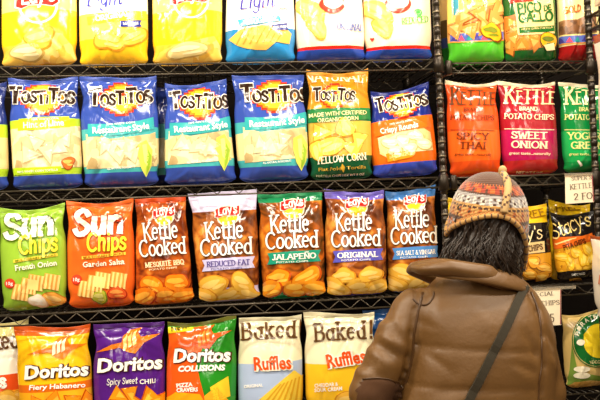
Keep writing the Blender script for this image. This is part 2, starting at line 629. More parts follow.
        for i in range(NU - 1):
            for j in range(7):
                a, b, c, d = i * 8 + j, (i + 1) * 8 + j, (i + 1) * 8 + j + 1, i * 8 + j + 1
                Fc += [(a, b, c, d), (o + a, o + d, o + c, o + b)]
            Fc += [(i * 8, o + i * 8, o + (i + 1) * 8, (i + 1) * 8), (i * 8 + 7, (i + 1) * 8 + 7, o + (i + 1) * 8 + 7, o + i * 8 + 7)]
        for j in range(7):
            e = (NU - 1) * 8
            Fc += [(j, j + 1, o + j + 1, o + j), (e + j, o + e + j, o + e + j + 1, e + j + 1)]
        s.make(name, V, Fc, UV, mat)

    def make(s, name, V, Fc, UV, mat):
        me = bpy.data.meshes.new(name)
        me.from_pydata([tuple(map(float, v)) for v in V], [], Fc)
        lay = me.uv_layers.new()
        for l in me.loops:
            lay.data[l.index].uv = UV[l.vertex_index]
        me.polygons.foreach_set('use_smooth', [not s.flat] * len(me.polygons))
        me.materials.append(mat)
        return link(name, me, s.root)

    # -- points on the film
    def at(s, arr, st):
        st = np.asarray(st, float)
        fi = np.interp(np.clip(st[:, 0], -1, 1), s.U, np.arange(s.NU))
        fj = np.clip(st[:, 1], 0, 1) * (s.NV - 1)
        i = np.clip(np.floor(fi).astype(int), 0, s.NU - 2)
        j = np.clip(np.floor(fj).astype(int), 0, s.NV - 2)
        a = (fi - i)[:, None]
        b = (fj - j)[:, None]
        return arr[i, j] * (1 - a) * (1 - b) + arr[i + 1, j] * a * (1 - b) + arr[i, j + 1] * (1 - a) * b + arr[i + 1, j + 1] * a * b

    def world(s, p):
        return s.org + p[:, :1] * s.ax + p[:, 1:2] * s.ay + p[:, 2:] * np.array([0, 0, 1.])

    def st(s, px):
        px = np.asarray(px, float)
        st = np.tile(np.array([0, .5]), (len(px), 1))
        h = 1e-3

        def ext(q):
            """the smooth film, continued past its edges in a straight line"""
            c = np.stack([np.clip(q[:, 0], -.9, .9), np.clip(q[:, 1], .08, .9)], -1)
            p = s.at(s.smooth, c)
            p = p + ((q - c)[:, :1]) * (s.wid / 2) * np.array([1., 0, 0]) + ((q - c)[:, 1:]) * s.hei * np.array([0, 0, 1.])
            return proj(s.world(p))
        for _ in range(7):
            f0 = ext(st)
            f1 = ext(st + [h, 0]); f2 = ext(st + [0, h])
            J = np.stack([(f1 - f0) / h, (f2 - f0) / h], -1)
            r = px - f0
            det = J[:, 0, 0] * J[:, 1, 1] - J[:, 0, 1] * J[:, 1, 0]
            ds = (J[:, 1, 1] * r[:, 0] - J[:, 0, 1] * r[:, 1]) / det
            dt = (-J[:, 1, 0] * r[:, 0] + J[:, 0, 0] * r[:, 1]) / det
            st = st + np.clip(np.stack([ds, dt], -1), -.5, .5)
        return st

    def part(s, key):
        if key not in s.parts:
            s.parts[key] = dict(V=[], F=[], M=[], mats=[])
        return s.parts[key]

    def put(s, key, px, faces, mat, layer=1, fine=False):
        """lay flat print, given at its place in the photograph, onto the film"""
        if len(px) == 0:
            return
        if fine:
            bm = bmesh.new()
            vs = [bm.verts.new((p[0], p[1], 0)) for p in px]
            for f in faces:
                try:
                    bm.faces.new([vs[k] for k in f])
                except ValueError:
                    pass
            for _ in range(6):
                ed = [e for e in bm.edges if e.calc_length() > 2.4]
                if not ed:
                    break
                bmesh.ops.subdivide_edges(bm, edges=ed, cuts=1)
                bmesh.ops.triangulate(bm, faces=bm.faces[:])
            bm.verts.index_update()
            px = [(v.co.x, v.co.y) for v in bm.verts]
            faces = [tuple(v.index for v in f.verts) for f in bm.faces]
            bm.free()
        st = s.st(px)
        ins = (np.abs(st[:, 0]) < .985) & (st[:, 1] > .02) & (st[:, 1] < (.999 if s.flat else .95))
        stc = np.stack([np.clip(st[:, 0], -.985, .985), np.clip(st[:, 1], .02, .999 if s.flat else .95)], -1)
        P = s.at(s.grid, stc) + s.at(s.nrm, stc) * (.0004 + .0009 * layer)
        d = s.part(key)
        if mat not in d['mats']:
            d['mats'].append(mat)
        mi = d['mats'].index(mat)
        b = len(d['V'])
        d['V'] += [tuple(p) for p in P]
        for f in faces:
            if any(ins[k] for k in f):
                # keep the printed side outward
                a, c, e = (stc[f[0]], stc[f[1]], stc[f[2]])
                cr = (c[0] - a[0]) * (e[1] - a[1]) - (c[1] - a[1]) * (e[0] - a[0])
                if abs(cr) < 1e-12:
                    continue
                f = f if cr > 0 else tuple(reversed(f))
                d['F'].append(tuple(b + k for k in f))
                d['M'].append(mi)

    def poly(s, key, pts, rgb, layer=1):
        m = rgb if isinstance(rgb, bpy.types.Material) else film(rgb)
        tri = tessellate_polygon([[Vector((p[0], p[1], 0)) for p in pts]])
        s.put(key, list(pts), [tuple(t) for t in tri], m, layer, True)

    def text(s, key, txt, p0, p1, h, rgb, wt=None, serif=False, jitter=0, layer=3, arch=0.0, thin=1.0, shear=0.0, seed=1,
             scales=None, gap=.08, bold=.012, font=None, outline=None):
        """wt given: the broad-pen letters; otherwise the plain sans. p0-p1: baseline in the photograph"""
        todo = [(0, rgb, layer)]
        if outline:
            todo = [(outline[1], outline[0], layer - 1), (0, rgb, layer)]
        for ex, col, la in todo:
            if wt:
                V, Fc, w = ribbons(txt, wt + ex, serif, jitter, seed, thin if not ex else 1.0, shear, gap, scales)
            else:
                V, Fc, w = font_text(txt, bold + ex * .3, shear)
                if ex:
                    w = font_text(txt, bold, shear)[2]
            dx, dy = (p1[0] - p0[0]) / w, (p1[1] - p0[1]) / w
            L = math.hypot(dx, dy)
            nx, ny = dy / L, -dx / L
            px = []
            for x, y in V:
                q = x / w
                yy = y * h + arch * (1 - (2 * q - 1) ** 2)
                px.append((p0[0] + dx * x + nx * yy, p0[1] + dy * x + ny * yy))
            s.put(key, px, Fc, film(col), la, not wt and h > 4.5)

    def chip(s, key, cx, cy, r, seed, cols, layer=2, ry=None, rot=0.0, tri=False):
        """one printed chip: a lumpy outline with a browner rim and a paler fold across it"""
        rng = random.Random(seed)
        n = 24
        ry = ry or r * .75
        a2, a3, a5 = rng.uniform(-.2, .2), rng.uniform(-.16, .16), rng.uniform(-.07, .07)
        p2, p3 = rng.uniform(0, 6.28), rng.uniform(0, 6.28)
        big = r > 6 and not tri

        def ring(k, ox=0, oy=0, sx=1.0, sy=1.0):
            out = []
            for i in range(n):
                a = 2 * math.pi * i / n
                if tri:
                    kk = k * .62 / max(math.cos((a + 2 * math.pi) % (2 * math.pi / 3) - math.pi / 3), .3)
                elif big:
                    kk = k * (1 + a2 * math.sin(2 * a + p2) + a3 * math.sin(3 * a + p3) + a5 * math.sin(5 * a))
                else:
                    kk = k
                x, y = r * kk * math.cos(a) * sx + ox, ry * kk * math.sin(a) * sy + oy
                out.append((cx + x * math.cos(rot) - y * math.sin(rot), cy + x * math.sin(rot) + y * math.cos(rot)))
            return out
        s.poly(key, ring(1.0), cols[0], layer)
        s.poly(key, ring(.88, -r * .03, -ry * .05), cols[1], layer + 1)
        if len(cols) > 2:
            if tri or not big:
                s.poly(key, ring(.42, r * .15, -ry * .15), cols[2], layer + 2)
            else:
                s.poly(key, ring(.8, -r * .12, -ry * .22, .8, .38), cols[2], layer + 2)
                s.poly(key, ring(.5, r * .2, ry * .3, .9, .3), cols[2], layer + 2)

    def done(s, parents={}):
        """parents: sub-part key -> part key"""
        made = {}
        order = [k for k in s.parts if k not in parents] + [k for k in s.parts if k in parents]
        for k in order:
            d = s.parts[k]
            if not d['F']:
                continue
            nm = k.split('/')[-1]
            me = bpy.data.meshes.new(nm)
            me.from_pydata([tuple(map(float, v)) for v in d['V']], [], d['F'])
            for m in d['mats']:
                me.materials.append(m)
            me.polygons.foreach_set('material_index', d['M'])
            me.polygons.foreach_set('use_smooth', [True] * len(me.polygons))
            par = s.root
            if '/' in k and k.split('/')[0] in made:
                par = made[k.split('/')[0]]
            made[k] = link(nm, me, par)
        return s


# ------------------------------------------------------------- the setting
wall_m = solid('dark store wall', (12, 7, 4), .9, bump=(30, .2, .01))
wall_m.node_tree.nodes['Principled BSDF'].inputs['Specular IOR Level'].default_value = .1
floor_m = solid('worn vinyl floor', (150, 128, 100), .45, bump=(60, .1, .004), var=(4, (128, 106, 82)))
ceil_m = solid('ceiling board', (96, 88, 78), .9, bump=(80, .2, .004))
bm = bmesh.new(); add_box(bm, (-3.2, -11, -.1), (4.2, .8, 0)); structure(mesh_obj('floor', bm, floor_m))
bm = bmesh.new(); add_box(bm, (-3.2, .7, 0), (4.2, .8, 3.2)); structure(mesh_obj('wall_back', bm, wall_m))
bm = bmesh.new(); add_box(bm, (-3.2, -11, 3.2), (4.2, .8, 3.3)); structure(mesh_obj('ceiling', bm, ceil_m))

# ----------------------------------------------------------- wire shelving
deck_m = solid('dark coated deck wire', (44, 38, 30), .45, .4)  # deck wires in a darker tone than the rails and trusses
wire_m = solid('black coated wire', (76, 68, 55), .34, .6)
post_m = solid('dark bronze post', (46, 38, 29), .34, .6)
ring_m = solid('pale post ring', (112, 100, 80), .4, .6)  # paler tone of the raised rings on the posts
DECK = .034           # upper wire above the lower wire


def wire(bm, pts, r, seg=6):
    add_tube(bm, pts, r, seg)


def shelf(parent, x0, x1, z, y0=0.0, y1=.46, gap=.026, h=DECK, axis='x', r=.0032):
    """deck wires front to back, rails, and a zigzag truss under the front and back edge"""
    def P(a, b, c):
        return (a, b, c) if axis == 'x' else (b, a, c)
    bm = bmesh.new()
    zt = z + h
    for b in (y0, y1):
        wire(bm, [P(x0, b, zt), P(x1, b, zt)], r)
        wire(bm, [P(x0, b, z), P(x1, b, z)], r)
    for a in (x0, x1):
        wire(bm, [P(a, y0, zt), P(a, y1, zt)], r)
        wire(bm, [P(a, y0, z), P(a, y1, z)], r)
    for k in (1, 2, 3):
        yy = y0 + (y1 - y0) * k / 4
        wire(bm, [P(x0, yy, zt - .006), P(x1, yy, zt - .006)], r * .9)
    n = int((x1 - x0) / gap)
    nf = len(bm.faces)
    for i in range(1, n):
        a = x0 + (x1 - x0) * i / n
        wire(bm, [P(a, y0, zt + .002), P(a, y1, zt + .002)], .0018, 5)
    bm.faces.ensure_lookup_table()
    for f in bm.faces[nf:]:
        f.material_index = 1
    deck = mesh_obj('shelf', bm, [wire_m, deck_m], parent, True)
    for b in (y0, y1):
        bm = bmesh.new()
        pts = []
        nz = max(2, int(round((x1 - x0) / .0365)))
        for i in range(nz + 1):
            pts.append(P(x0 + (x1 - x0) * i / nz, b, z + .002 if i % 2 else zt - .002))
        wire(bm, pts, .0021, 5)
        mesh_obj('truss', bm, wire_m, deck, True)
    return deck


def post(parent, x, y, z1=2.62):
    """grooved tube with a paler ring every two inches"""
    bm = bmesh.new()
    prof = [(.0125, .0)]
    z, pale = .0254, []
    k = 0
    while z < z1 - .03:
        prof += [(.0125, z - .0022), (.0108, z - .0015), (.0108, z + .0015), (.0125, z + .0022)]
        if k % 2:
            prof += [(.0125, z + .004), (.0131, z + .005), (.0131, z + .0085), (.0125, z + .0095)]
            pale.append((z + .0035, z + .010))
        z += .0254
        k += 1
    prof += [(.0125, z1), (.009, z1 + .004)]
    add_lathe(bm, prof, x, y, 14)
    for f in bm.faces:
        zc = f.calc_center_median().z
        if any(a < zc < c for a, c in pale):
            f.material_index = 1
    return mesh_obj('post', bm, [post_m, ring_m], parent, True)


def collar(parent, x, y, z, h=DECK):
    bm = bmesh.new()
    add_lathe(bm, [(.0135, z - .012), (.0195, z - .010), (.0185, z + h * .5), (.0172, z + h + .006), (.0135, z + h + .010)], x, y, 16)
    return mesh_obj('collar', bm, post_m, parent, True)


PX1, PX2 = .8795, 1.4378
Z1, Z2, Z3, Z4 = 1.989, 1.575, 1.1673, .752
XL = PX1 - 1.80


def rack(label, x0, x1, zs, hung=False):
    t = link('wire_shelving_rack', None)
    t.location = ((x0 + x1) / 2, 0.23, 0)
    tag(t, label, 'shelving')
    kids = []
    for x in ((x1,) if hung else (x0, x1)):
        for y in (0.0, .46):
            kids.append(post(t, x, y))
    for z in zs:
        kids.append(shelf(t, x0 + (.0 if hung else .018), x1 - .018, z))
        for y in (0.0, .46):
            kids.append(collar(t, x1, y, z))
            if not hung:
                kids.append(collar(t, x0, y, z))
            else:
                # the sleeve of the hook that hangs this shelf on the neighbour's post
                bm = bmesh.new()
                add_lathe(bm, [(.010, z - .006), (.0125, z - .004), (.0125, z + .042), (.010, z + .044)], x0, y, 14)
                kids.append(mesh_obj('hook_sleeve', bm, post_m, t, True))
    for k in kids:
        k.matrix_parent_inverse = t.matrix_basis.inverted()
    return t


ZR = [W(545, 72.6)[2] * .5 + W(585, 69.6)[2] * .5, W(555, 184.3)[2], W(590, 293.8)[2], W(575, 404)[2]]
rack('long black wire shelving rack filled with rows of chip bags, left of the post', XL, PX1, (Z1, Z2, Z3, Z4, .2))
rack('narrow black wire shelving rack behind the hat, right of the middle post', PX1 + .036, PX2, ZR + [.2], True)

# the unit standing square to it at the right, running toward the camera
zsd = [W(589, 31)[2], W(595, 233)[2], 1.02, .45]
t = link('wire_shelving_rack', None)
t.location = (PX2 + .25, -.37, 0)
tag(t, 'black wire shelving rack turned sideways along the right edge of the photo', 'shelving')
kids = [post(t, PX2 + .46, -.03), post(t, PX2, -.72), post(t, PX2 + .46, -.72)]
for z in zsd:
    kids.append(shelf(t, -.70, -.026, z, PX2, PX2 + .46, h=.05, axis='y', r=.0055))
    for x, y in ((PX2 + .46, -.03), (PX2, -.72), (PX2 + .46, -.72)):
        kids.append(collar(t, x, y, z, .05))
for k in kids:
    k.matrix_parent_inverse = t.matrix_basis.inverted()

# ------------------------------------------------------------- the chip bags
WHITE, CREAM = (252, 248, 238), (248, 232, 200)
BLUE, NAVY, TEAL, LIME = (54, 78, 164), (30, 46, 112), (70, 170, 172), (176, 206, 44)
BROWN, RED, ORANGE, YEL = (62, 36, 22), (222, 38, 22), (240, 92, 20), (252, 206, 40)
Zt = [z + DECK + .004 for z in (Z1, Z2, Z3, Z4)]
ZRt = [z + DECK + .004 for z in ZR]
CHIP_Y = [(214, 142, 36), (240, 184, 66), (250, 208, 112)]
CHIP_O = [(190, 70, 10), (238, 130, 24), (252, 176, 60)]
CHIP_P = [(206, 166, 84), (238, 212, 140), (250, 234, 180)]


def stepped(cx, cy, w, h, steps=5, ang=0.0):
    """the jagged stepped diamond behind a wordmark"""
    q = []
    for i in range(steps):
        f0, f1 = i / steps, (i + 1) / steps
        x0 = (1 - f0) ** .8
        q += [(x0, f0 ** .9 if i else 0), (x0, f1 ** .9)]
    pts = q + [(-x, y) for x, y in reversed(q)] + [(-x, -y) for x, y in q[1:]] + [(x, -y) for x, y in reversed(q[1:])]
    out = []
    for x, y in pts:
        x, y = x * w / 2, y * h / 2
        out.append((cx + x * math.cos(ang) - y * math.sin(ang), cy + x * math.sin(ang) + y * math.cos(ang)))
    return out


def tortilla_logo(b, cx, cy, w, h, ang, seed=3, lw=None):
    ca, sa = math.cos(ang), math.sin(ang)
    b.poly('logo', stepped(cx, cy, w * .80, h * 3.1, 5, ang), (206, 50, 22), 1)
    b.poly('logo', stepped(cx, cy, w * .71, h * 2.65, 5, ang), (244, 130, 24), 2)
    b.poly('logo', stepped(cx, cy, w * .58, h * 2.2, 5, ang), (252, 204, 50), 3)
    lw = lw or w * .97
    p0 = (cx - lw / 2 * ca + h * .45 * -sa, cy - lw / 2 * sa + h * .45 * ca)
    p1 = (cx + lw / 2 * ca + h * .45 * -sa, cy + lw / 2 * sa + h * .45 * ca)
    sc = [1.22, .84, .84, .95, .66, 1.08, .86, .9]
    b.text('logo/lettering', 'TOSTiTOS', p0, p1, h * 1.08, (54, 34, 22), wt=.25, jitter=.085, layer=5, seed=seed, scales=sc, gap=.05,
           outline=((252, 246, 232), .14))
    b.chip('logo/lettering', cx + .035 * w, cy - h * .36, h * .17, 1, [(226, 70, 30), (232, 84, 34)], 6, ry=h * .13)


def lays_logo(b, cx, cy, w, ang=0.0, sun=True):
    def P(x, y):
        x, y = x * w, y * w
        return (cx + x * math.cos(ang) - y * math.sin(ang), cy + x * math.sin(ang) + y * math.cos(ang))
    if sun:
        b.poly('logo', [P(.5 * math.cos(a) * 1.0, .08 + .46 * math.sin(a)) for a in np.linspace(0, 2 * math.pi, 28)[:-1]], (255, 246, 214), 1)
        b.poly('logo', [P(.43 * math.cos(a), .09 + .40 * math.sin(a)) for a in np.linspace(0, 2 * math.pi, 28)[:-1]], (252, 208, 36), 2)
    rib = [(-.52, -.20), (-.25, -.30), (.05, -.31), (.34, -.27), (.52, -.33), (.50, .02), (.36, .10), (.1, .06), (-.2, .07), (-.40, .16), (-.54, .12)]
    b.poly('logo', [P(x * 1.08, (y + .1) * 1.12 - .1) for x, y in rib], (250, 236, 220), 3)
    b.poly('logo', [P(x, y) for x, y in rib], (214, 36, 24), 4)
    b.text('logo/lettering', "Lay's", P(-.41, .05), P(.42, -.03), w * .38, WHITE, wt=.17, layer=5, shear=.12, gap=.05)


def kettle_cooked(b, x0, x1, y0, strip, flavor, ang, fl_h=5, seed=0, chips=CHIP_Y, fcol=WHITE):
    """x0-x1 bag sides at the lettering, y0 top of the upper word"""
    w = x1 - x0
    sl = math.tan(ang)
    lays_logo(b, (x0 + x1) / 2 + 1, y0 - 8, w * .36, ang)
    def L(fx, y):
        return (x0 + fx * w, y + sl * fx * w)
    dk = (84, 40, 18)
    b.text('lettering', 'Kettle', L(.17, y0 + 18), L(.76, y0 + 18), 17, WHITE, wt=.15, serif=True, jitter=.03, layer=5, thin=.6, outline=(dk, .055), gap=.05)
    b.text('lettering', 'Cooked', L(.1, y0 + 34), L(.9, y0 + 34), 16, WHITE, wt=.15, serif=True, jitter=.03, layer=5, thin=.6, outline=(dk, .055), gap=.05, seed=4)
    if strip:
        b.poly('flavor_band', [L(.12, y0 + 38.5), L(.5, y0 + 37.5), L(.94, y0 + 37), L(.9, y0 + 43), L(.94, y0 + 48.5), L(.5, y0 + 49), L(.12, y0 + 50), L(.16, y0 + 44)], strip, 3)
    b.text('flavor_band/lettering' if strip else 'lettering', flavor, L(.2, y0 + 45.5), L(.86, y0 + 45), fl_h, fcol, wt=.2, serif=True, layer=5, thin=.7)
    b.text('flavor_band/lettering' if strip else 'lettering', 'POTATO CHIPS', L(.26, y0 + 48.8), L(.74, y0 + 48.6), 1.8, fcol, layer=5)
    rng = random.Random(seed)
    for k in range(5):
        fx = [.3, .74, .16, .56, .86][k]
        yy = y0 + [64, 63, 75, 75, 76][k]
        p = L(fx, yy)
        b.chip('chip_picture', p[0], p[1], rng.uniform(12, 15), seed * 10 + k, chips, 2 + (k % 3), ry=rng.uniform(8, 10.5), rot=rng.uniform(-.6, .6))


TG = 'tortilla chip bags on the second shelf'
T1 = 'potato chip bags on the top shelf'
T3 = 'kettle-style potato chip bags on the third shelf'
WIN_P = chips_mat([(160, 128, 76), (218, 196, 142), (232, 216, 170), (244, 234, 202)], 30)  # darkest tone stands for the brown shade between chips, put into the colour
WIN_W = chips_mat([(214, 184, 110), (240, 222, 150), (250, 240, 196)], 26)
WIN_O = chips_mat([(150, 74, 22), (206, 126, 44), (226, 158, 70), (240, 196, 110)], 26)
WIN_D = chips_mat([(70, 44, 26), (120, 78, 46), (168, 120, 76)], 40)


# ---- top shelf
def top_bag(label, quad, bands, seed, name='potato_chip_bag', **k):
    return Bag(name, label, 'chip bag', T1, quad, bands, Zt[0], seed=seed, **k)


YB = [(-60, (252, 226, 120)), (10, (254, 200, 30)), (44, (248, 190, 60))]
b = top_bag('yellow potato chip bag at the left end of the top shelf, with red ribbon logo', ((3, -46), (75, -48), (78, 65), (1, 69)), YB, 1)
lays_logo(b, 38, 2, 40, -.02)
b.poly('chip_picture', [(3, 66), (6, 52), (18, 44), (32, 38), (46, 30), (62, 34), (72, 46), (76, 63)], chips_mat([(226, 160, 40), (246, 200, 84), (252, 224, 140)], 22), 1)
b.chip('chip_picture', 40, 38, 17, 4, CHIP_Y, 2, ry=11, rot=-.2)
b.chip('chip_picture', 28, 52, 18, 5, CHIP_P, 2, ry=9, rot=-.1)
b.done()

b = top_bag('white-topped yellow chip bag with a pale yellow flavor band, second on the top shelf', ((80, -46), (146, -48), (149, 64), (79, 66)),
            [(-60, WHITE), (12, (252, 222, 90)), (38, (252, 196, 36))], 2)
b.text('logo', 'Light', (87, 6), (122, 4), 17, (64, 70, 170), wt=.13, shear=.3, thin=.5, layer=3)
b.poly('flavor_band', [(87, 17), (106, 13.5), (127, 11), (146, 11), (146, 20), (127, 20), (106, 22), (88, 25)], (250, 204, 50), 2)
b.text('flavor_band/lettering', 'ORIGINAL', (96, 21), (130, 16), 5, WHITE, wt=.2, serif=True, layer=4)
b.poly('badge', [(120, 21.5), (141, 20.5), (139.5, 24), (141.5, 27), (120, 27), (121.5, 24)], (40, 50, 140), 3)
b.text('badge/lettering', 'FAT FREE', (123, 25.6), (138, 24.6), 2.6, WHITE, layer=5)
b.chip('chip_picture', 109, 41, 15, 8, CHIP_Y, 2, ry=11, rot=.2)
b.chip('chip_picture', 134, 37, 14, 3, CHIP_Y, 2, ry=9, rot=-.5)
b.done()

b = top_bag('plain yellow potato chip bag between two white-topped bags on the top shelf', ((153, -48), (221, -50), (223, 62), (152, 64)), YB, 3)
lays_logo(b, 191, -1, 36, -.02)
b.poly('chip_picture', [(156, 62), (160, 52), (176, 44), (196, 40), (214, 36), (221, 48), (222, 60)], chips_mat([(226, 160, 40), (246, 200, 84), (252, 224, 140)], 22), 1)
b.chip('chip_picture', 188, 50, 20, 6, CHIP_P, 2, ry=9, rot=-.15)
b.done()

b = top_bag('white-topped blue chip bag with a blue flavor ribbon on the top shelf', ((228, -48), (291, -50), (296, 61), (225, 63)),
            [(-60, WHITE), (28, (40, 130, 190)), (44, (44, 138, 200))], 4)
b.text('logo', 'Light', (240, 9), (275, 6), 17, (70, 64, 160), wt=.13, shear=.3, thin=.5, layer=3)
b.text('logo', 'POTATO CRISPS', (263, 8.6), (287, 9.6), 2.4, (214, 80, 70), layer=3)
b.poly('flavor_band', [(238, 20), (258, 16.5), (279, 15), (281, 20.5), (260, 24), (240, 27)], (58, 168, 206), 3)
b.text('flavor_band/lettering', 'ORIGINAL', (246.5, 25), (278, 20), 5, WHITE, wt=.2, serif=True, layer=5)
b.poly('badge', [(271, 25), (287, 23), (286, 26.5), (288, 30), (272, 30), (273, 27)], (50, 56, 130), 5)
b.text('badge/lettering', 'FAT FREE', (273.5, 28.8), (285.5, 27.6), 2.4, WHITE, layer=6)
b.poly('chip_picture', [(229, 40), (240, 30), (262, 25), (284, 26), (291, 34), (289, 44), (276, 42), (266, 50), (248, 49), (238, 46)], (236, 184, 84), 2)
for k in range(7):
    b.poly('chip_picture', [(236 + 6.6 * k, 45 - .6 * k), (245 + 6.6 * k, 27), (246.3 + 6.6 * k, 27), (237.5 + 6.6 * k, 45 - .6 * k)], (214, 152, 56), 3)
b.done()

def baked_top(label, quad, seed, word, wcol, wx, cx):
    b = top_bag(label, quad, [(-60, (250, 226, 196)), (46, RED), (49.5, (38, 70, 160))], seed)
    y = wx[1]
    b.chip('chip_picture', cx, 12, 17, seed, [(226, 166, 60), (246, 198, 92), (252, 216, 124)], 2, ry=11, rot=.5)
    b.chip('chip_picture', cx + 6, 28, 12, seed + 1, [(226, 166, 60), (246, 196, 90), (252, 216, 124)], 2, ry=9, rot=.9)
    b.poly('logo', [(cx + 21 + 13 * math.cos(a), 4 + 9 * math.sin(a)) for a in np.linspace(0, 6.28, 24)[:-1]], (214, 60, 40), 4)
    b.poly('logo', [(cx + 22 + 9.5 * math.cos(a), 2 + 6.5 * math.sin(a)) for a in np.linspace(0, 6.28, 24)[:-1]], (250, 236, 206), 5)
    b.text('lettering', word, wx, (wx[2], wx[3]), 6.2, wcol, wt=.17, serif=True, thin=.6, layer=3)
    return b

b = baked_top('cream chip bag with red and blue foot and blue flavor word, top shelf', ((296, -50), (358, -52), (366, 60), (296, 62)), 5, 'ORIGINAL', (50, 90, 170), (337, 28.5, 362, 31), 311)
b.done()
b = baked_top('cream chip bag with a red and blue foot, green seal and green flavor word', ((363, -50), (427, -52), (433, 59), (364, 61)), 6, 'REDUCED', (80, 190, 70), (402, 24.5, 428, 22), 377)
b.poly('seal_mark', [(417.5 + 4.2 * math.cos(a), 13 + 4.2 * math.sin(a)) for a in np.linspace(0, 6.28, 16)[:-1]], (90, 200, 90), 3)
b.chip('seal_mark', 417.5, 12.5, 2.6, 2, [(240, 240, 220), (60, 160, 60)], 4)
b.poly('heart_mark', [(370, 39), (371.2, 37.8), (372.4, 38.6), (373.6, 37.8), (374.8, 39), (372.4, 42)], (226, 50, 40), 3)
b.done()

# right unit, top shelf
GRN, DGRN = (70, 190, 40), (20, 92, 34)
TR_ = 'tortilla chip bags on the top shelf of the narrow rack'

def zig_band(b, x0, y0, x1, y1, h, n=6):
    b.poly('patterned_band', [(x0, y0), (x1, y1), (x1, y1 + h), (x0, y0 + h)], (86, 104, 178), 2)
    b.poly('patterned_band', [(x0, y0 - 1.4), (x1, y1 - 1.4), (x1, y1), (x0, y0)], (222, 196, 120), 2)
    b.poly('patterned_band', [(x0, y0 + h), (x1, y1 + h), (x1, y1 + h + 1.2), (x0, y0 + h + 1.2)], (226, 150, 60), 2)
    for k in range(n):
        xa = x0 + (x1 - x0) * k / n; xb = x0 + (x1 - x0) * (k + 1) / n
        ya = y0 + (y1 - y0) * (k + .5) / n
        b.poly('patterned_band', [(xa + .5, ya + h - .8), ((xa + xb) / 2, ya + 1), (xb - .5, ya + h - .8)], [(70, 60, 140), (226, 80, 110), (50, 150, 150)][k % 3], 3)

b = Bag('tortilla_chip_bag', 'half-hidden tortilla chip bag standing behind the lime-footed bag, right of the post', 'chip bag', TR_,
        ((436, -50), (494, -50), (496, 58), (442, 60)), [(-60, (238, 196, 120)), (18, (96, 74, 40)), (36, (60, 70, 120)), (46, (36, 110, 36))], ZRt[0], Y=.2, seed=8)
b.done()
b = Bag('tortilla_chip_bag', 'tortilla chip bag with lime-green foot, yellow label and purple zigzag band', 'chip bag', TR_,
        ((446, -48), (499, -50), (504.5, 60), (448, 62)), [(-60, (226, 170, 92)), (40, (80, 180, 44))], ZRt[0], seed=9)
b.poly('window', [(449, 14), (497, 4), (502, 38), (450, 40)], WIN_O, 1)
b.poly('label', [(446, -40), (498, -42), (499, 2), (470, 7), (462, 20), (449, 24)], (246, 214, 104), 2)
b.poly('label', [(452, -20), (458, -20), (459, 12), (454, 16)], (70, 150, 170), 3)
b.text('label/lettering', 'TORTILLA CHIPS', (466, 4), (497, -1), 3.6, (196, 150, 60), layer=4)
for k, (x, y) in enumerate([(462, 18), (480, 14), (494, 20), (470, 29), (486, 27), (456, 30), (499, 10)]):
    b.chip('window', x, y, 11, k, [(150, 80, 26), (214, 146, 66), (236, 182, 104)], 2, tri=True, rot=k * 1.1, ry=10)
zig_band(b, 451, 33.5, 503, 31.5, 8, 7)
b.chip('medallion', 491.5, 32, 9.5, 2, [(120, 70, 20), (240, 170, 30), (120, 130, 30)], 4, ry=10)
b.done()
b = Bag('tortilla_chip_bag', 'dark green tortilla chip bag with a beige label lettered in green capitals', 'chip bag', TR_,
        ((501, -50), (552.5, -52), (556.5, 58.5), (505, 61)), [(-60, (24, 100, 40)), (24, (24, 96, 36)), (46, (24, 92, 36))], ZRt[0], seed=10)
b.poly('window', [(503, 18), (520, 13), (552, 36), (553, 46), (505, 52)], WIN_O, 1)
b.poly('window', [(516, 36), (554, 34), (555, 44), (530, 50), (508, 50)], WIN_O, 1)
for k, (x, y) in enumerate([(510, 24), (512, 38), (522, 44), (536, 42), (509, 47), (546, 40)]):
    b.chip('window', x, y, 10, k, [(140, 70, 20), (206, 132, 50), (232, 170, 84)], 1, tri=True, rot=k * 1.3, ry=9)
b.poly('label', [(512.5, 2), (552, -1), (554, 33.5), (518, 35.5), (516, 18)], (238, 206, 140), 4)
b.poly('label', [(508, -3), (536, -5), (536, 1), (510, 4)], (214, 44, 26), 5)
b.text('label/lettering', 'PICO', (517.5, 13.5), (541, 11), 9, (40, 104, 42), wt=.24, jitter=.03, layer=6)
b.text('label/lettering', 'DE', (543.5, 11), (550.5, 10), 5, (40, 104, 42), wt=.24, layer=6)
b.text('label/lettering', 'GALLO', (519, 22.5), (552, 20), 8.6, (40, 104, 42), wt=.24, jitter=.03, layer=6)
b.poly('label', [(519, 28), (553, 25.5), (553.5, 31.5), (519.5, 33.5)], (40, 104, 42), 5)
b.text('label/lettering', 'WHITE CORN TORTILLA', (521, 30.6), (552, 28.2), 1.8, (236, 210, 140), layer=6)
b.chip('medallion', 548, 41, 8, 3, [(90, 60, 20), (244, 176, 30), (110, 120, 40)], 5, ry=9.5)
b.poly('medallion', [(543, 45), (552, 43), (553, 50), (545, 50)], (240, 226, 170), 8)
b.done()
b = Bag('tortilla_chip_bag', 'dark tortilla chip bag with a red foot and purple zigzag band, beside the right post', 'chip bag', TR_,
        ((556, -50), (596, -52), (599, 57.5), (558, 59)), [(-60, (244, 224, 160)), (45, (150, 24, 24))], ZRt[0], seed=11)
b.poly('window', [(557, 22), (566, 20), (578, 19), (588, 14), (596, 14), (597, 40), (557, 42)], WIN_D, 1)
b.text('lettering', 'GOLD', (564, 14), (582, 10), 6, (232, 110, 40), wt=.2, shear=.2, layer=3)
zig_band(b, 557.5, 37, 597, 34, 7, 5)
b.done()

# ---- second shelf: tortilla chips
def tort(label, quad, bands, seed, **k):
    return Bag('tortilla_chip_bag', label, 'chip bag', TG, quad, bands, Zt[1], seed=seed, **k)

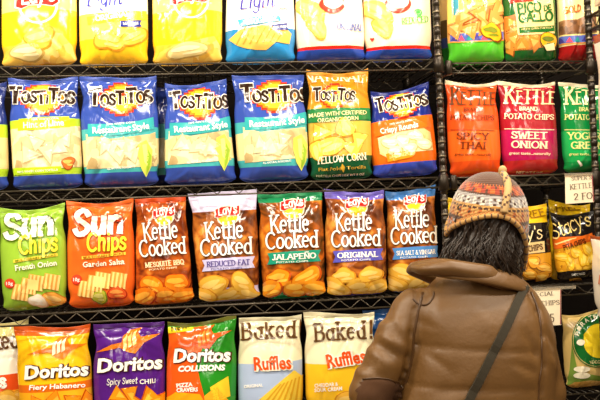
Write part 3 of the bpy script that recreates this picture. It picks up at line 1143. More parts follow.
b = tort('blue and lime bag cut off by the left edge of the photo, second shelf', ((-58, 84), (7, 82), (9, 191), (-56, 194)),
         [(60, NAVY), (125, LIME), (138, (222, 200, 140)), (170, LIME), (178, BLUE)], 20, Df=.045)
b.done()

b = tort('dark blue bag with a lime-green flavor band and foot strip, second shelf', ((8, 78), (78, 76), (84, 189), (13, 192)),
         [(60, BLUE), (119, LIME), (127, WIN := (226, 206, 150)), (167, LIME), (175, BLUE)], 21)
b.poly('window', [(12, 129), (30, 131), (64, 127), (79.5, 126), (81, 167), (14, 170)], WIN_P, 1)
tortilla_logo(b, 42.5, 98, 65, 11, .03, 3)
b.poly('flavor_band', [(19, 119), (45, 117), (69, 116.5), (70, 127), (45, 129), (18, 131)], (190, 220, 40), 2)
b.text('flavor_band/lettering', 'Hint of Lime', (24, 128.5), (64, 125.5), 6.4, (250, 250, 226), bold=.02, layer=4)
b.text('flavor_band/lettering', '100% WHITE CORN', (32, 120.8), (58, 119.5), 2, WHITE, layer=4)
b.poly('foot_strip', [(14, 168), (61, 166), (62, 172), (14.5, 175)], (180, 214, 40), 2)
b.text('foot_strip/lettering', '100% WHITE CORN TORTILLA', (18, 173), (58, 170.5), 2.2, (250, 250, 226), layer=3)
b.chip('window', 68, 163, 7, 4, [(160, 70, 30), (214, 110, 50), (236, 180, 90)], 2, ry=6)
for k, (x, y, r) in enumerate([(30, 155, 12), (47, 152, 12), (58, 148, 11), (36, 142, 10), (66, 140, 9)]):
    b.chip('window', x, y, r, k + 2, [(208, 184, 128), (232, 216, 170), (242, 230, 194)], 2, tri=True, rot=k * 1.3)
b.done()

def restaurant(label, quad, seed, lx, ly, lw, ang, band, win, ys, dx=0):
    """band: (x0,y0,x1,y1) baseline of the flavor words; win: window polygon; ys: lower strip"""
    b = tort(label, quad, [(60, BLUE), (band[1] - 7 + 1, TEAL), (band[1] + 5, (228, 208, 152)), (ys - 1, TEAL), (ys + 6.5, BLUE)], seed)
    b.poly('window', win, WIN_P, 1)
    tortilla_logo(b, lx, ly, lw, 11, ang, seed)
    x0, y0, x1, y1 = band
    sl = (y1 - y0) / (x1 - x0)
    f = lambda x, y: (x, y + sl * (x - x0))
    b.poly('flavor_band', [f(x0 - 5, y0 - 10), f(x0 + 12, y0 - 8.5), f((x0 + x1) / 2, y0 - 8), f(x1 - 10, y0 - 8.5), f(x1 + 4, y0 - 11), f(x1 + 5, y0 + 1),
                           f((x0 + x1) / 2, y0 + 4), f(x0 - 5, y0 + 3)], (58, 170, 172), 2)
    b.text('flavor_band/lettering', 'Restaurant Style', (x0, y0), (x1, y1), 6.6, WHITE, bold=.02, layer=4, arch=-1)
    b.text('flavor_band/lettering', '100% WHITE CORN', f(x0 + 14, y0 - 6.6), f(x1 - 14, y0 - 6.6), 1.9, WHITE, layer=4)
    xm = (x0 + x1) / 2
    b.text('lettering', 'ALL NATURAL INGREDIENTS', f(xm - 14, ys + 5), f(xm + 14, ys + 5), 2.2, WHITE, layer=3)
    mx, my = x1 - 6, ys - 12
    b.poly('corn_picture', [(mx - 5, my - 10), (mx + 3, my - 14), (mx + 9, my - 4), (mx + 8, my + 12), (mx + 3, my + 23), (mx - 2, my + 14), (mx - 5, my + 2)], (206, 214, 90), 3)
    b.poly('corn_picture', [(mx - 1, my - 9), (mx + 3, my - 10), (mx + 5, my + 2), (mx + 4, my + 12), (mx + 1, my + 8)], (244, 232, 130), 4)
    b.poly('corn_picture', [(mx + 4, my - 6), (mx + 8, my + 2), (mx + 6, my + 14), (mx + 3, my + 21)], (150, 186, 50), 4)
    rng = random.Random(seed)
    for k in range(7):
        b.chip('window', x0 + 6 + (x1 - x0 - 22) * rng.random(), y0 + 10 + (ys - y0 - 20) * rng.random(), rng.uniform(8, 12), seed + k,
               [(208, 184, 128), (232, 216, 170), (242, 230, 194)], 2, tri=True, rot=rng.random() * 6)
    b.done()
    return b

restaurant('blue and teal bag, its flavor band fully lit, next to the lime-banded bag', ((79, 77), (156.5, 74.5), (160, 186), (84, 189)), 22, 121, 99, 63, -.05,
           (93, 133.5, 149, 128.5), [(86, 134), (110, 139), (150, 134), (155, 132), (157, 166), (87, 169)], 166)
b = tort('blue and teal bag set back in the gap between two others, second shelf', ((152, 84), (172, 84), (174, 184), (152, 186)),
         [(60, NAVY), (124, TEAL), (138, (214, 194, 140)), (168, TEAL), (175, NAVY)], 29, Y=.2)
b.done()
restaurant('blue and teal bag sunk lower in its row with dark space above it', ((165, 83), (226, 80), (237, 183), (164, 186)), 23, 199.5, 103, 58, -.03,
           (175, 132.5, 227, 127), [(169, 131), (190, 136), (228, 130), (231, 160), (168, 165)], 160)
restaurant('blue and teal bag standing just left of the gold and green bag', ((231, 75), (304.5, 73.5), (309, 181), (239.5, 184)), 24, 274, 96, 66, .0,
           (250, 127, 304, 122.5), [(243, 127), (260, 132), (305, 127), (307, 157), (245, 163)], 160)

b = tort('gold and green bag of yellow corn chips with a picture of chips', ((306, 70), (368, 70), (373.5, 178), (310, 181)),
         [(50, (206, 138, 30)), (108, (40, 120, 60)), (121, (222, 176, 70)), (156, (24, 86, 50))], 25)
b.text('lettering', 'NATURAL', (306, 83), (363, 83), 9, (252, 232, 190), wt=.15, serif=True, thin=.6, layer=3, arch=2)
tortilla_logo(b, 334.5, 96.5, 42, 8.5, 0, 5)
b.poly('flavor_band', [(308, 113), (322, 109.5), (340, 107.5), (369, 108), (369.5, 119), (340, 121), (308.5, 123)], (44, 124, 62), 2)
b.text('flavor_band/lettering', 'MADE WITH CERTIFIED', (310, 118), (366, 114.5), 4.2, (244, 230, 170), layer=4, bold=.01, arch=1)
b.text('flavor_band/lettering', 'ORGANIC CORN', (318, 122.5), (358, 120), 4.2, (244, 230, 170), layer=4, bold=.01)
for k, (x, y, r) in enumerate([(322, 133, 13), (345, 128, 12), (358, 140, 12), (330, 146, 15), (352, 148, 13), (318, 150, 11)]):
    b.chip('chip_picture', x, y, r, k, [(196, 138, 30), (240, 204, 80), (248, 226, 130)], 2, ry=r * .7, tri=k % 2 == 0, rot=k * .9)
b.text('lettering', 'YELLOW CORN', (317, 164), (366, 159), 6.4, (250, 244, 214), wt=.17, serif=True, thin=.7, layer=3)
b.text('lettering', 'Flat Fold   Tortilla', (319, 171), (366, 168), 3.4, (206, 166, 60), layer=3)
b.text('lettering', 'TORTILLA CHIPS NET WT 9 OZ', (317, 176.6), (364, 174.4), 2, (230, 220, 180), layer=3)
b.poly('lettering', [(342, 163.5), (345, 167), (343.5, 172), (340.5, 168)], (240, 190, 60), 3)
b.done()

b = tort('leaning blue and orange bag of round chips at the right end, beside the post', ((370, 93), (429, 82), (438, 176), (373, 181)),
         [(60, (30, 44, 130)), (118, (236, 110, 26)), (163, (60, 80, 190))], 26, wr=1.4)
tortilla_logo(b, 401.5, 104, 52, 9.5, -.16, 6)
b.poly('window', [(378, 138), (395, 132), (422, 127), (430, 132), (433, 150), (410, 152), (392, 160), (380, 154)], WIN_W, 1)
for k, (x, y) in enumerate([(390, 143), (403, 141), (416, 136), (424, 144), (410, 149), (396, 152)]):
    b.chip('window', x, y, 8, k, [(216, 180, 100), (250, 234, 176), (254, 246, 214)], 2, ry=6.4)
b.poly('flavor_band', [(374, 131), (400, 123), (428, 118), (430, 127), (402, 131), (376, 137)], (238, 112, 28), 3)
b.text('flavor_band/lettering', 'Crispy Rounds', (381, 134), (418, 127), 5.6, WHITE, bold=.02, layer=4)
b.text('flavor_band/lettering', '100% WHITE CORN', (390, 125.5), (412, 121), 1.9, WHITE, layer=4)
b.poly('flavor_band', [(386, 154), (400, 151), (414, 150), (412, 157), (388, 162)], (240, 150, 30), 3)
b.text('flavor_band/lettering', 'BITE SIZE', (390, 158.6), (410, 154.6), 3, (252, 220, 120), layer=4)
b.done()

# right unit, second shelf
KG = 'foil potato chip bags on the second shelf of the narrow rack'

def foil_bag(label, quad, main, panel, seed, x0, x1, y0, words, logo_c, ink, sl=0.0, foot=None, tag_y=None, sticker=False):
    b = Bag('potato_chip_bag', label, 'chip bag', KG, quad, [(60, main), (y0 + 45, panel), (y0 + 76, foot or main)], ZRt[1], seed=seed, seal=(226, 210, 176), wr=.8)
    w = x1 - x0
    L = lambda fx, y: (x0 + fx * w, y + sl * fx * w)
    b.text('logo', 'KETTLE', L(.1, y0 + 19), L(.98, y0 + 19), 14.5, logo_c, wt=.17, serif=True, thin=.5, layer=3, gap=.06, scales=[1.15, .82, .95, .95, .82, .82])
    b.poly('logo', [L(.28, y0 + 5), L(.5, y0 - .5), L(.72, y0 - 2), L(.86, y0 - .5), L(.93, y0 + 3.5), L(.84, y0 + 1.6), L(.7, y0 + .4), L(.5, y0 + 1.6)], logo_c, 3)
    b.text('lettering', 'BRAND', L(.36, y0 + 26), L(.68, y0 + 26), 3.6, ink, wt=.18, serif=True, layer=3)
    b.text('lettering', 'POTATO CHIPS', L(.1, y0 + 34.5), L(.95, y0 + 34.5), 4.8, ink, wt=.18, serif=True, thin=.7, layer=3)
    for i, wd in enumerate(words):
        n = len(wd)
        k = .062 * n
        b.text('flavor_name', wd, L(.53 - k, y0 + 54 + 9.3 * i), L(.53 + k, y0 + 54 + 9.3 * i), 6.4, ink, wt=.19, serif=True, thin=.7, layer=3)
    b.text('lettering', 'great taste...naturally', L(.18, y0 + 70), L(.9, y0 + 70), 2.6, ink, layer=3)
    b.poly('lettering', [L(.1, y0 + 44.4), L(.96, y0 + 44.4), L(.96, y0 + 45.1), L(.1, y0 + 45.1)], ink, 2)
    if sticker:
        b.poly('sticker', [(577, 160.5), (579, 160), (582.5, 165), (580.5, 166.2)], (250, 244, 226), 3)
    if tag_y:
        b.text('lettering', 'NET WT 5 OZ', L(.34, tag_y), L(.8, tag_y), 2.2, ink, layer=3)
    b.done()
    return b

foil_bag('bright orange foil chip bag with brown capitals, beside the middle post', ((444.5, 81), (497, 81), (501, 176), (450, 179)), (234, 82, 26), (240, 104, 32), 31, 446, 496, 85,
         ['SPICY', 'THAI'], (110, 62, 34), (120, 50, 20), .02, (234, 82, 26))
foil_bag('maroon foil chip bag with cream capitals, above the tip of the hat', ((497, 82), (555, 81), (558, 174.5), (503, 177)), (160, 26, 40), (176, 24, 84), 32, 499, 556, 84,
         ['SWEET', 'ONION'], (248, 226, 170), (250, 226, 190), .02, (184, 40, 40), 172)
foil_bag('green foil chip bag partly hidden by the right post', ((558, 83), (608, 82), (612, 172), (564, 174.5)), (16, 130, 60), (30, 170, 84), 33, 560, 612, 85,
         ['YOGURT', 'GREEN'], (250, 232, 170), (226, 226, 140), .01, (20, 140, 66), None, True)

# ---- third shelf
SUNG = 'multigrain chip bags on the third shelf'

def sun_bag(label, quad, main, seed, x0, ang, flavor, word2, y0, wcol):
    b = Bag('multigrain_chip_bag', label, 'chip bag', SUNG, quad, [(150, main)], Zt[2], seed=seed, wr=1.2)
    ca, sa = math.cos(ang), math.sin(ang)
    R = lambda x, y: (x0 + x * ca - y * sa, y0 + x * sa + y * ca)
    b.text('logo', 'Sun', R(2, 21), R(50, 21), 23, (254, 246, 224), wt=.22, layer=5, shear=.12, outline=(wcol, .09), gap=.06)
    b.text('logo', 'Chips', R(14, 38), R(52, 38), 17, word2, wt=.18, layer=5, shear=.12, outline=(wcol, .07), gap=.05)
    b.poly('flavor_band', [R(8, 43), R(52, 41), R(52, 44), R(8, 46)], (250, 208, 70), 2)
    b.text('flavor_band/lettering', 'MULTIGRAIN SNACKS', R(10, 45.3), R(50, 43.6), 2.2, wcol, layer=4)
    b.text('flavor_name', flavor, R(9, 54), R(50, 53), 5.6, (254, 246, 220), bold=.02, layer=4, outline=(wcol, .05))
    rng = random.Random(seed)
    for k, (x, y) in enumerate([(10, 76), (26, 68), (42, 69), (19, 71), (33, 79)][:4]):
        p = R(x, y)
        b.poly('chip_picture', [(p[0] - 8, p[1] + 6), (p[0] - 5.5, p[1] - 9), (p[0] + 9, p[1] - 6.5), (p[0] + 8, p[1] + 9)], (232, 166, 76), 2 + k % 2)
        for j in range(4):
            b.poly('chip_picture', [(p[0] - 6.6 + 4 * j, p[1] + 6.4 + .6 * j), (p[0] - 4.4 + 4 * j, p[1] - 8.2 + .5 * j), (p[0] - 2.4 + 4 * j, p[1] - 8 + .5 * j), (p[0] - 4.4 + 4 * j, p[1] + 6.8 + .6 * j)], (252, 214, 130), 4 + k % 2)
    p = R(2, 66)
    b.chip('seal_mark', p[0], p[1], 5, 2, [(206, 50, 30), (226, 66, 40)], 3, ry=5)
    b.text('seal_mark/lettering', '10g', (p[0] - 3, p[1] + 1.6), (p[0] + 3, p[1] + 1.4), 3.4, WHITE, layer=5)
    return b

b = sun_bag('lime-green multigrain chip bag with an onion picture, left end of its shelf', ((-1, 209), (65, 203), (67.6, 309), (3, 316)), (150, 190, 58), 41, 1, -.11, 'French Onion', (250, 222, 60), 218, (96, 130, 20))
b.chip('produce_picture', 38, 301, 9, 2, [(226, 190, 150), (250, 232, 206), (254, 246, 232)], 4, ry=7)
b.chip('produce_picture', 54, 300, 12, 3, [(206, 110, 30), (240, 170, 70), (250, 206, 120)], 3, ry=8, rot=.2)
b.done()
b = sun_bag('orange multigrain chip bag with a salsa picture, second on its shelf', ((65.8, 202), (134, 198), (135, 307), (69, 311)), (238, 104, 34), 42, 71, -.06, 'Garden Salsa', (250, 222, 60), 214, (176, 50, 10))
b.chip('produce_picture', 100, 297, 8, 5, [(120, 140, 30), (190, 190, 60), (226, 216, 120)], 3, ry=7)
b.chip('produce_picture', 117, 293, 9, 6, [(180, 40, 20), (226, 90, 40), (240, 150, 70)], 3, ry=7)
b.done()

BR1 = [(56, 20, 10), (124, 50, 18), (190, 92, 28), (220, 140, 50)]
BR2 = [(40, 20, 12), (112, 54, 22), (190, 106, 40), (226, 156, 66)]

def kc(label, quad, top, foot, seed, ytop, yfoot, photo):
    return Bag('potato_chip_bag', label, 'chip bag', T3, quad, [(180, top), (ytop, (150, 76, 30)), (yfoot, foot)], Zt[2], seed=seed,
               Y=.092 if seed == 47 else .075, photo=(ytop, yfoot, photo, 16))

b = kc('dark red-brown potato chip bag without a colored flavor band, beside the orange multigrain bag', ((135, 198), (185.5, 195), (194, 303), (136, 307)), (196, 70, 20), (224, 130, 40), 43, 203, 297, BR1)
kettle_cooked(b, 135, 191, 223, None, 'MESQUITE BBQ', -.08, 4.6, 1, CHIP_O, (250, 226, 180))
b.done()
b = kc('potato chip bag with lavender-white top, foot and flavor band', ((188, 192), (256.5, 189), (260.5, 301), (200, 305)), (214, 204, 232), (206, 196, 232), 44, 211, 288, BR2)
kettle_cooked(b, 195, 258, 222, (206, 200, 236), 'REDUCED FAT', -.05, 5, 2, CHIP_Y, (96, 84, 150))
b.done()
b = kc('potato chip bag with green top, foot and flavor band', ((257, 192), (322, 191), (326, 297), (263, 301)), (30, 130, 80), (20, 140, 84), 45, 202, 289, [(36, 28, 12), (110, 60, 20), (190, 96, 26), (220, 140, 44)])
kettle_cooked(b, 260, 324, 215, (34, 150, 120), 'JALAPE\u00d1O', -.04, 5, 3, [(196, 80, 10), (244, 150, 30), (252, 190, 70)])
b.done()
b = kc('potato chip bag with purple-blue top, foot and flavor band', ((324, 190), (384, 189), (387.5, 295), (327, 298)), (110, 96, 190), (92, 84, 180), 46, 200, 288, BR2)
kettle_cooked(b, 326, 386, 213, (92, 88, 186), 'ORIGINAL', -.03, 5, 4)
b.done()
b = kc('potato chip bag with light-blue top and flavor band, behind the jacket collar', ((384.8, 189), (435.5, 187), (437.5, 290), (389, 294)), (70, 130, 200), (60, 120, 196), 47, 199, 284, BR2)
kettle_cooked(b, 386, 442, 210, (80, 140, 206), 'SEA SALT & VINEGAR', -.03, 4, 5)
b.done()

# right unit, third shelf
PG = 'pita chip bags on the third shelf of the narrow rack'
AMB = [(150, 90, 16), (206, 140, 24), (240, 186, 46), (250, 214, 90)]
b = Bag('pita_chip_bag', 'yellow snack bag mostly hidden behind the left side of the knitted hat', 'chip bag', PG, ((446, 199), (488, 198), (492, 288), (450, 291)),
        [(180, (236, 190, 30)), (222, (226, 170, 30))], ZRt[2], seed=51)
b.done()
b = Bag('pita_chip_bag', 'yellow-topped black pita chip bag right beside the knitted hat', 'chip bag', PG, ((490, 205), (546.5, 202), (553, 286), (496, 291)),
        [(180, (236, 190, 24)), (224, (24, 20, 18)), (255, (216, 150, 30)), (281, (30, 22, 18))], ZRt[2], seed=52, wr=.9)
b.text('lettering', 'FREE', (521, 221), (545, 215.5), 7.5, (150, 104, 16), wt=.16, serif=True, layer=3)
b.text('logo', "Stacy's", (500, 247), (542, 238), 13, (250, 226, 170), wt=.085, shear=.15, layer=3, gap=.02)
b.poly('flavor_band', [(500, 246), (544, 241), (545, 252), (500, 257)], (238, 206, 140), 2)
b.text('flavor_band/lettering', 'PITA CHIPS', (515, 254), (543, 249), 5.4, (90, 50, 16), wt=.2, serif=True, layer=4)
for k, (x, y) in enumerate([(520, 266), (534, 262), (545, 268), (530, 274), (542, 277), (516, 278)]):
    b.chip('chip_picture', x, y, 7.5, k, [(150, 84, 16), (226, 156, 40), (246, 200, 90)], 2, ry=5.6)
b.done()
b = Bag('pita_chip_bag', 'yellow snack bag standing back behind the black and orange pita chip bag', 'chip bag', PG, ((548, 201), (590, 203), (592, 284), (550, 286)),
        [(180, (236, 190, 24))], ZRt[2], Y=.19, seed=53)
b.text('lettering', 'FREE', (556, 212), (580, 210), 7, (150, 104, 16), wt=.16, serif=True, layer=3)
b.done()
b = Bag('pita_chip_bag', 'black and orange pita chip bag with looping script, beside the right post', 'chip bag', PG, ((550, 213), (594, 211), (598, 283), (557, 287)),
        [(180, (26, 20, 18)), (236.5, (222, 100, 26)), (246, (232, 176, 40)), (271, (30, 22, 18))], ZRt[2], seed=54, wr=.9)
b.text('logo', 'Stacy', (554.5, 239.5), (583, 227), 15, (244, 214, 130), wt=.085, shear=.12, layer=3, gap=.02)
b.text('logo', "'s", (583, 228), (591, 225), 13, (244, 214, 130), wt=.1, shear=.12, layer=3, gap=.0)
b.poly('logo', [(556, 243.6), (566, 240), (576, 237.4), (576, 238.4), (566, 241.4), (557, 244.8)], (244, 214, 130), 3)
b.poly('flavor_band', [(552, 244), (570, 239.5), (592, 233), (593, 239), (572, 246), (553, 250)], (226, 104, 30), 2)
b.text('flavor_band/lettering', 'PITA CHIPS', (564, 250), (586, 243), 4.6, (90, 40, 14), wt=.2, serif=True, layer=4)
b.poly('chip_picture', [(555, 251), (572, 247), (593, 241), (595, 267), (584, 269), (559, 272)], chips_mat(AMB, 40), 2)
for k, (x, y) in enumerate([(563, 257), (576, 253), (588, 250), (570, 263), (583, 260), (590, 259)]):
    b.chip('chip_picture', x, y, 7, k + 3, [(206, 140, 20), (242, 190, 50), (252, 218, 100)], 3, ry=5, rot=.4 * k)
b.text('lettering', 'SIMPLY NAKED', (572, 275.5), (585, 274), 2.2, WHITE, layer=3)
b.poly('badge', [(578 + 6.6 * math.cos(a), 280 + 2.8 * math.sin(a)) for a in np.linspace(0, 6.28, 20)[:-1]], (220, 160, 60), 3)
b.text('badge/lettering', 'BAKED', (573.5, 281.2), (582.5, 280.4), 2.4, (60, 30, 10), layer=5)
b.done()

# ---- fourth shelf
DG = 'tortilla chip bags on the fourth shelf'
BG = 'baked potato chip bags on the fourth shelf'
b = Bag('potato_chip_bag', 'white and red-orange baked chip bag cut off by the left edge, fourth shelf', 'chip bag', BG,
        ((-36, 324), (29, 317), (29, 436), (-34, 442)), [(310, (240, 224, 150)), (338, (252, 244, 224)), (376, (232, 84, 30)), (392, (246, 170, 40))], Zt[3], Y=.17, seed=61)
b.text('lettering', 'Baked', (-28, 352), (20, 347), 17, (100, 62, 26), wt=.2, serif=True, thin=.6, layer=3)
b.text('logo', 'Lays', (-25, 389), (6, 387), 13, WHITE, wt=.24, layer=3)
b.chip('chip_picture', 8, 400, 14, 2, CHIP_Y, 2)
b.chip('chip_picture', 22, 396, 9, 3, CHIP_Y, 2)
b.done()

def flame(b, cx, cy, k, c1, c2, ang=0):
    """the burst of flame and spear behind the wordmark"""
    def P(x, y):
        return (cx + k * (x * math.cos(ang) - y * math.sin(ang)), cy + k * (x * math.sin(ang) + y * math.cos(ang)))
    b.poly('flame_mark', [P(-27, 5), (P(-14, 0)), P(-6, -1), P(-4, -6), P(2, -10), P(12, -12), P(8, -8), P(10, -4), P(26, -5), P(12, 1), P(8, 5), P(4, 9), P(-2, 7), P(-8, 3), P(-14, 4)], c1, 2)
    for x, y in ((-3, 0), (1, -1.5), (5, -3)):
        b.poly('flame_mark', [P(x - 2, y + 6), P(x - 1.6, y - 3), P(x + 2.4, y - 7), P(x + .8, y - 2), P(x + 1, y + 4)], c2, 3)

def dorito(label, quad, bands, seed, x0, x1, y, slope, seal, **k):
    b = Bag('tortilla_chip_bag', label, 'chip bag', DG, quad, bands, Zt[3], seed=seed, seal=seal, wr=1.25, **k)
    b.text('logo', 'Doritos', (x0, y), (x1, y + slope), 13.5, WHITE, bold=.035, shear=.12, layer=5, outline=((70, 30, 20), .14))
    return b

b = dorito('golden-yellow tortilla chip bag with an orange top, lower left of the photo', ((13, 327), (91, 322), (92.5, 428), (23, 434)), [(310, (216, 92, 20)), (336, (250, 190, 24)), (384, (226, 110, 20)), (392, (240, 170, 30))], 62, 25, 88, 379, -4, (206, 84, 18))
flame(b, 58, 349, 1.15, (238, 120, 20), (255, 246, 206))
b.text('flavor_name', 'Fiery Habanero', (29.5, 390), (85, 387), 5, WHITE, bold=.02, shear=.1, layer=4)
for k, (x, y) in enumerate([(38, 404), (55, 400), (72, 402), (86, 400)]):
    b.chip('chip_picture', x, y, 11, k, [(196, 70, 10), (240, 140, 24), (250, 180, 60)], 2, tri=True, rot=k * .8)
b.done()
b = dorito('purple tortilla chip bag with an orange flame mark', ((93, 325), (165, 319), (165, 427), (94.5, 431)), [(310, (84, 30, 130)), (400, (80, 26, 120))], 63, 98, 162, 372, -3.5, (84, 30, 130))
flame(b, 129, 343, 1.25, (236, 120, 24), (252, 220, 120), -.1)
b.text('flavor_name', 'Spicy Sweet', (107, 385), (137, 383), 6, WHITE, wt=.13, shear=.2, layer=4)
b.text('flavor_name', 'CHILI', (139.5, 384), (155.5, 383), 4.6, WHITE, bold=.02, layer=4)
for k, (x, y) in enumerate([(118, 396), (130, 394), (148, 396), (158, 400), (138, 404)]):
    b.chip('chip_picture', x, y, 11, k, [(206, 80, 10), (240, 150, 24), (250, 190, 60)], 2, tri=True, rot=.5 + k * .9)
b.done()
b = dorito('half orange, half green tortilla chip bag with a yellow banner', ((167, 321), (237, 316), (235.5, 425), (167, 428)), [(310, (40, 140, 34)), (400, (60, 150, 30))], 64, 174, 230, 362, -1, (120, 120, 40))
b.poly('orange_panel', [(164, 320), (196, 318), (212, 330), (204, 345), (196, 362), (200, 380), (206, 402), (207, 424), (164, 428)], (238, 92, 24), 1)
b.poly('orange_panel', [(164, 400), (176, 392), (200, 394), (206, 404), (207, 424), (164, 428)], (248, 170, 24), 2)
flame(b, 203, 340, 1.15, (236, 90, 24), (250, 150, 60), -.15)
b.poly('banner', [(166, 327), (192, 323), (194, 329), (191, 331), (166, 334)], (250, 220, 40), 2)
b.text('banner/lettering', 'NEW!', (172, 331.5), (190, 328.5), 5.4, (70, 50, 10), bold=.02, layer=4)
b.text('flavor_name', 'COLLISIONS', (178.5, 371.5), (225, 370), 5.6, WHITE, bold=.05, shear=.15, layer=4)
b.text('flavor_name', 'PIZZA', (177, 387.5), (193, 386), 4, WHITE, bold=.04, layer=4)
b.text('flavor_name', 'CRAVERS', (177, 392), (198, 391), 4, WHITE, bold=.04, layer=4)
b.poly('chip_picture', [(210, 387), (228, 376), (230, 396), (214, 402)], (250, 206, 50), 2)
b.poly('chip_picture', [(204, 396), (216, 386), (228, 400), (206, 408)], (246, 180, 40), 2)
b.done()

def baked_bag(label, quad, low, ylow, seed, bx, by, rx, ry, wc):
    b = Bag('potato_chip_bag', label, 'chip bag', BG, quad, [(300, (244, 234, 196)), (ylow, low)], Zt[3], seed=seed, wr=.9)
    b.text('lettering', 'Baked', (bx[0], by[0]), (bx[1], by[1]), 17, (104, 70, 36), wt=.18, serif=True, thin=.5, layer=3, jitter=.015, gap=.16)
    b.text('lettering', '!', (bx[1] + 3, by[1]), (bx[1] + 6.5, by[1]), 17, (112, 74, 34), wt=.21, layer=3)
    b.text('logo', 'Ruffles', (rx[0], ry[0]), (rx[1], ry[1]), 13.5, (236, 84, 24), bold=.03, layer=6, shear=-.05, outline=((250, 246, 226), .2))
    return b

b = baked_bag('cream and pale-blue baked ridged chip bag on the fourth shelf', ((238.5, 318), (302, 313), (302, 421), (238.5, 425)), (176, 194, 226), 363, 65, (242, 296), (339.5, 337), (254, 291), (370, 368.5), None)
b.text('flavor_name', 'ORIGINAL', (244.5, 388), (263, 386.5), 3.2, WHITE, bold=.03, layer=3)
b.poly('chip_picture', [(256, 402), (268, 392), (282, 380), (294, 370), (302, 376), (303, 416), (256, 420)], (242, 206, 70), 2)
for k in range(7):
    b.poly('chip_picture', [(264 + 6 * k, 402), (280 + 3.6 * k, 384 - 1.5 * k), (281.6 + 3.6 * k, 384 - 1.5 * k), (266.4 + 6 * k, 402)], (222, 166, 40), 3)
b.done()
b = baked_bag('cream and golden-yellow baked ridged chip bag, partly behind the brown sleeve', ((303.5, 313), (374, 310), (378, 419), (306, 422)), (250, 196, 40), 364, 66, (315, 366), (341, 338), (327, 366), (368, 362), None)
b.text('flavor_name', 'CHEDDAR &', (315, 387.5), (338, 385.5), 3.8, WHITE, bold=.03, layer=3)
b.text('flavor_name', 'SOUR CREAM', (315, 392), (342, 390), 3.8, WHITE, bold=.03, layer=3)
b.chip('chip_picture', 352, 402, 16, 3, CHIP_Y, 2)
b.done()
b = Bag('potato_chip_bag', 'blue chip bag half hidden behind the brown sleeve, fourth shelf', 'chip bag', BG, ((362, 309), (424, 305), (426, 412), (366, 416)),
        [(290, (30, 84, 150)), (350, (40, 100, 170))], Zt[3], Y=.17, seed=67)
b.done()

b = Bag('puffed_snack_bag', 'tan snack bag with a round green emblem, lower right beside the jacket', 'chip bag', None, ((561.5, 315), (612, 305), (616, 388), (566, 394)),
        [(300, (216, 184, 112))], ZRt[3], seed=71)
b.poly('panel', [(572, 344), (578, 372), (600, 376), (614, 374), (616, 386), (568, 390)], (120, 150, 60), 1)
b.poly('emblem', [(596 + 24 * math.cos(a), 340 + 27.5 * math.sin(a)) for a in np.linspace(0, 6.28, 36)[:-1]], (28, 104, 40), 2)
b.poly('emblem', [(596 + 23 * math.cos(a), 340 + 26.5 * math.sin(a)) for a in np.linspace(0, 6.28, 36)[:-1]], (226, 206, 130), 3)
b.poly('emblem', [(596 + 22.4 * math.cos(a), 340 + 25.8 * math.sin(a)) for a in np.linspace(0, 6.28, 36)[:-1]], (26, 104, 42), 4)
b.poly('emblem', [(598 + 15 * math.cos(a), 341 + 17 * math.sin(a)) for a in np.linspace(0, 6.28, 30)[:-1]], (244, 212, 40), 5)
for ch, a in zip("PIRATE'S", np.linspace(198, 292, 8)):
    a = math.radians(a)
    px, py = 597 + 19 * math.cos(a), 341 + 21.5 * math.sin(a)
    tx, ty = -math.sin(a), math.cos(a)
    b.text('emblem/lettering', ch, (px - tx * 1.9, py - ty * 1.9), (px + tx * 1.9, py + ty * 1.9), 4.2, (244, 236, 200), bold=.02, layer=6)
b.text('emblem/lettering', 'VEGGIE', (589, 364), (603, 363), 3.4, (244, 226, 160), layer=6)
for x, y in ((580.5, 342.5), (582, 369), (582, 375)):
    b.poly('emblem', [(x + (8 if y > 350 else 4) * math.cos(a), y + 3 * math.sin(a)) for a in np.linspace(0, 6.28, 18)[:-1]], (246, 236, 206), 6)
b.poly('chip_picture', [(568, 388), (574, 382), (590, 380), (612, 381), (614, 388), (570, 391)], chips_mat([(176, 120, 40), (226, 176, 84), (240, 206, 130)], 50), 2)
b.done()

# ------------------------------------------------------ side unit's pale bags
SG = 'pale bags on the sideways rack'
def side_bag(label, quad, zs, bands, seed, px, words=None):
    b = Bag('snack_bag', label, 'chip bag', SG, quad, bands, zs, seed=seed, plane_x=px, Df=.022, Db=.06, seal=(176, 84, 40), wr=.6)
    for w_, p0, p1, h, c in (words or []):
        b.text('lettering', w_, p0, p1, h, c, layer=3)
    return b.done()
zsh = [z + .056 for z in zsd]
side_bag('white snack bag on the upper shelf of the sideways rack, top right corner', ((593, -120), (690, -190), (690, -70), (594, 10)), zsh[0], [(-200, (250, 226, 200))], 81, PX2 + .005)
side_bag('white snack bag with rust-red edge standing beside the right post', ((593.5, 38), (690, -15), (690, 160), (604, 190)), zsh[1], [(-50, (250, 232, 214))], 82, PX2 + .005)
side_bag('white snack bag at the right edge, level with the pita chip bags', ((590, 235), (680, 238), (692, 430), (600, 385)), zsh[2], [(100, (250, 240, 222))], 83, PX2 - .045,
         [('H', (598.5, 284), (606, 285), 10, (232, 150, 120))])

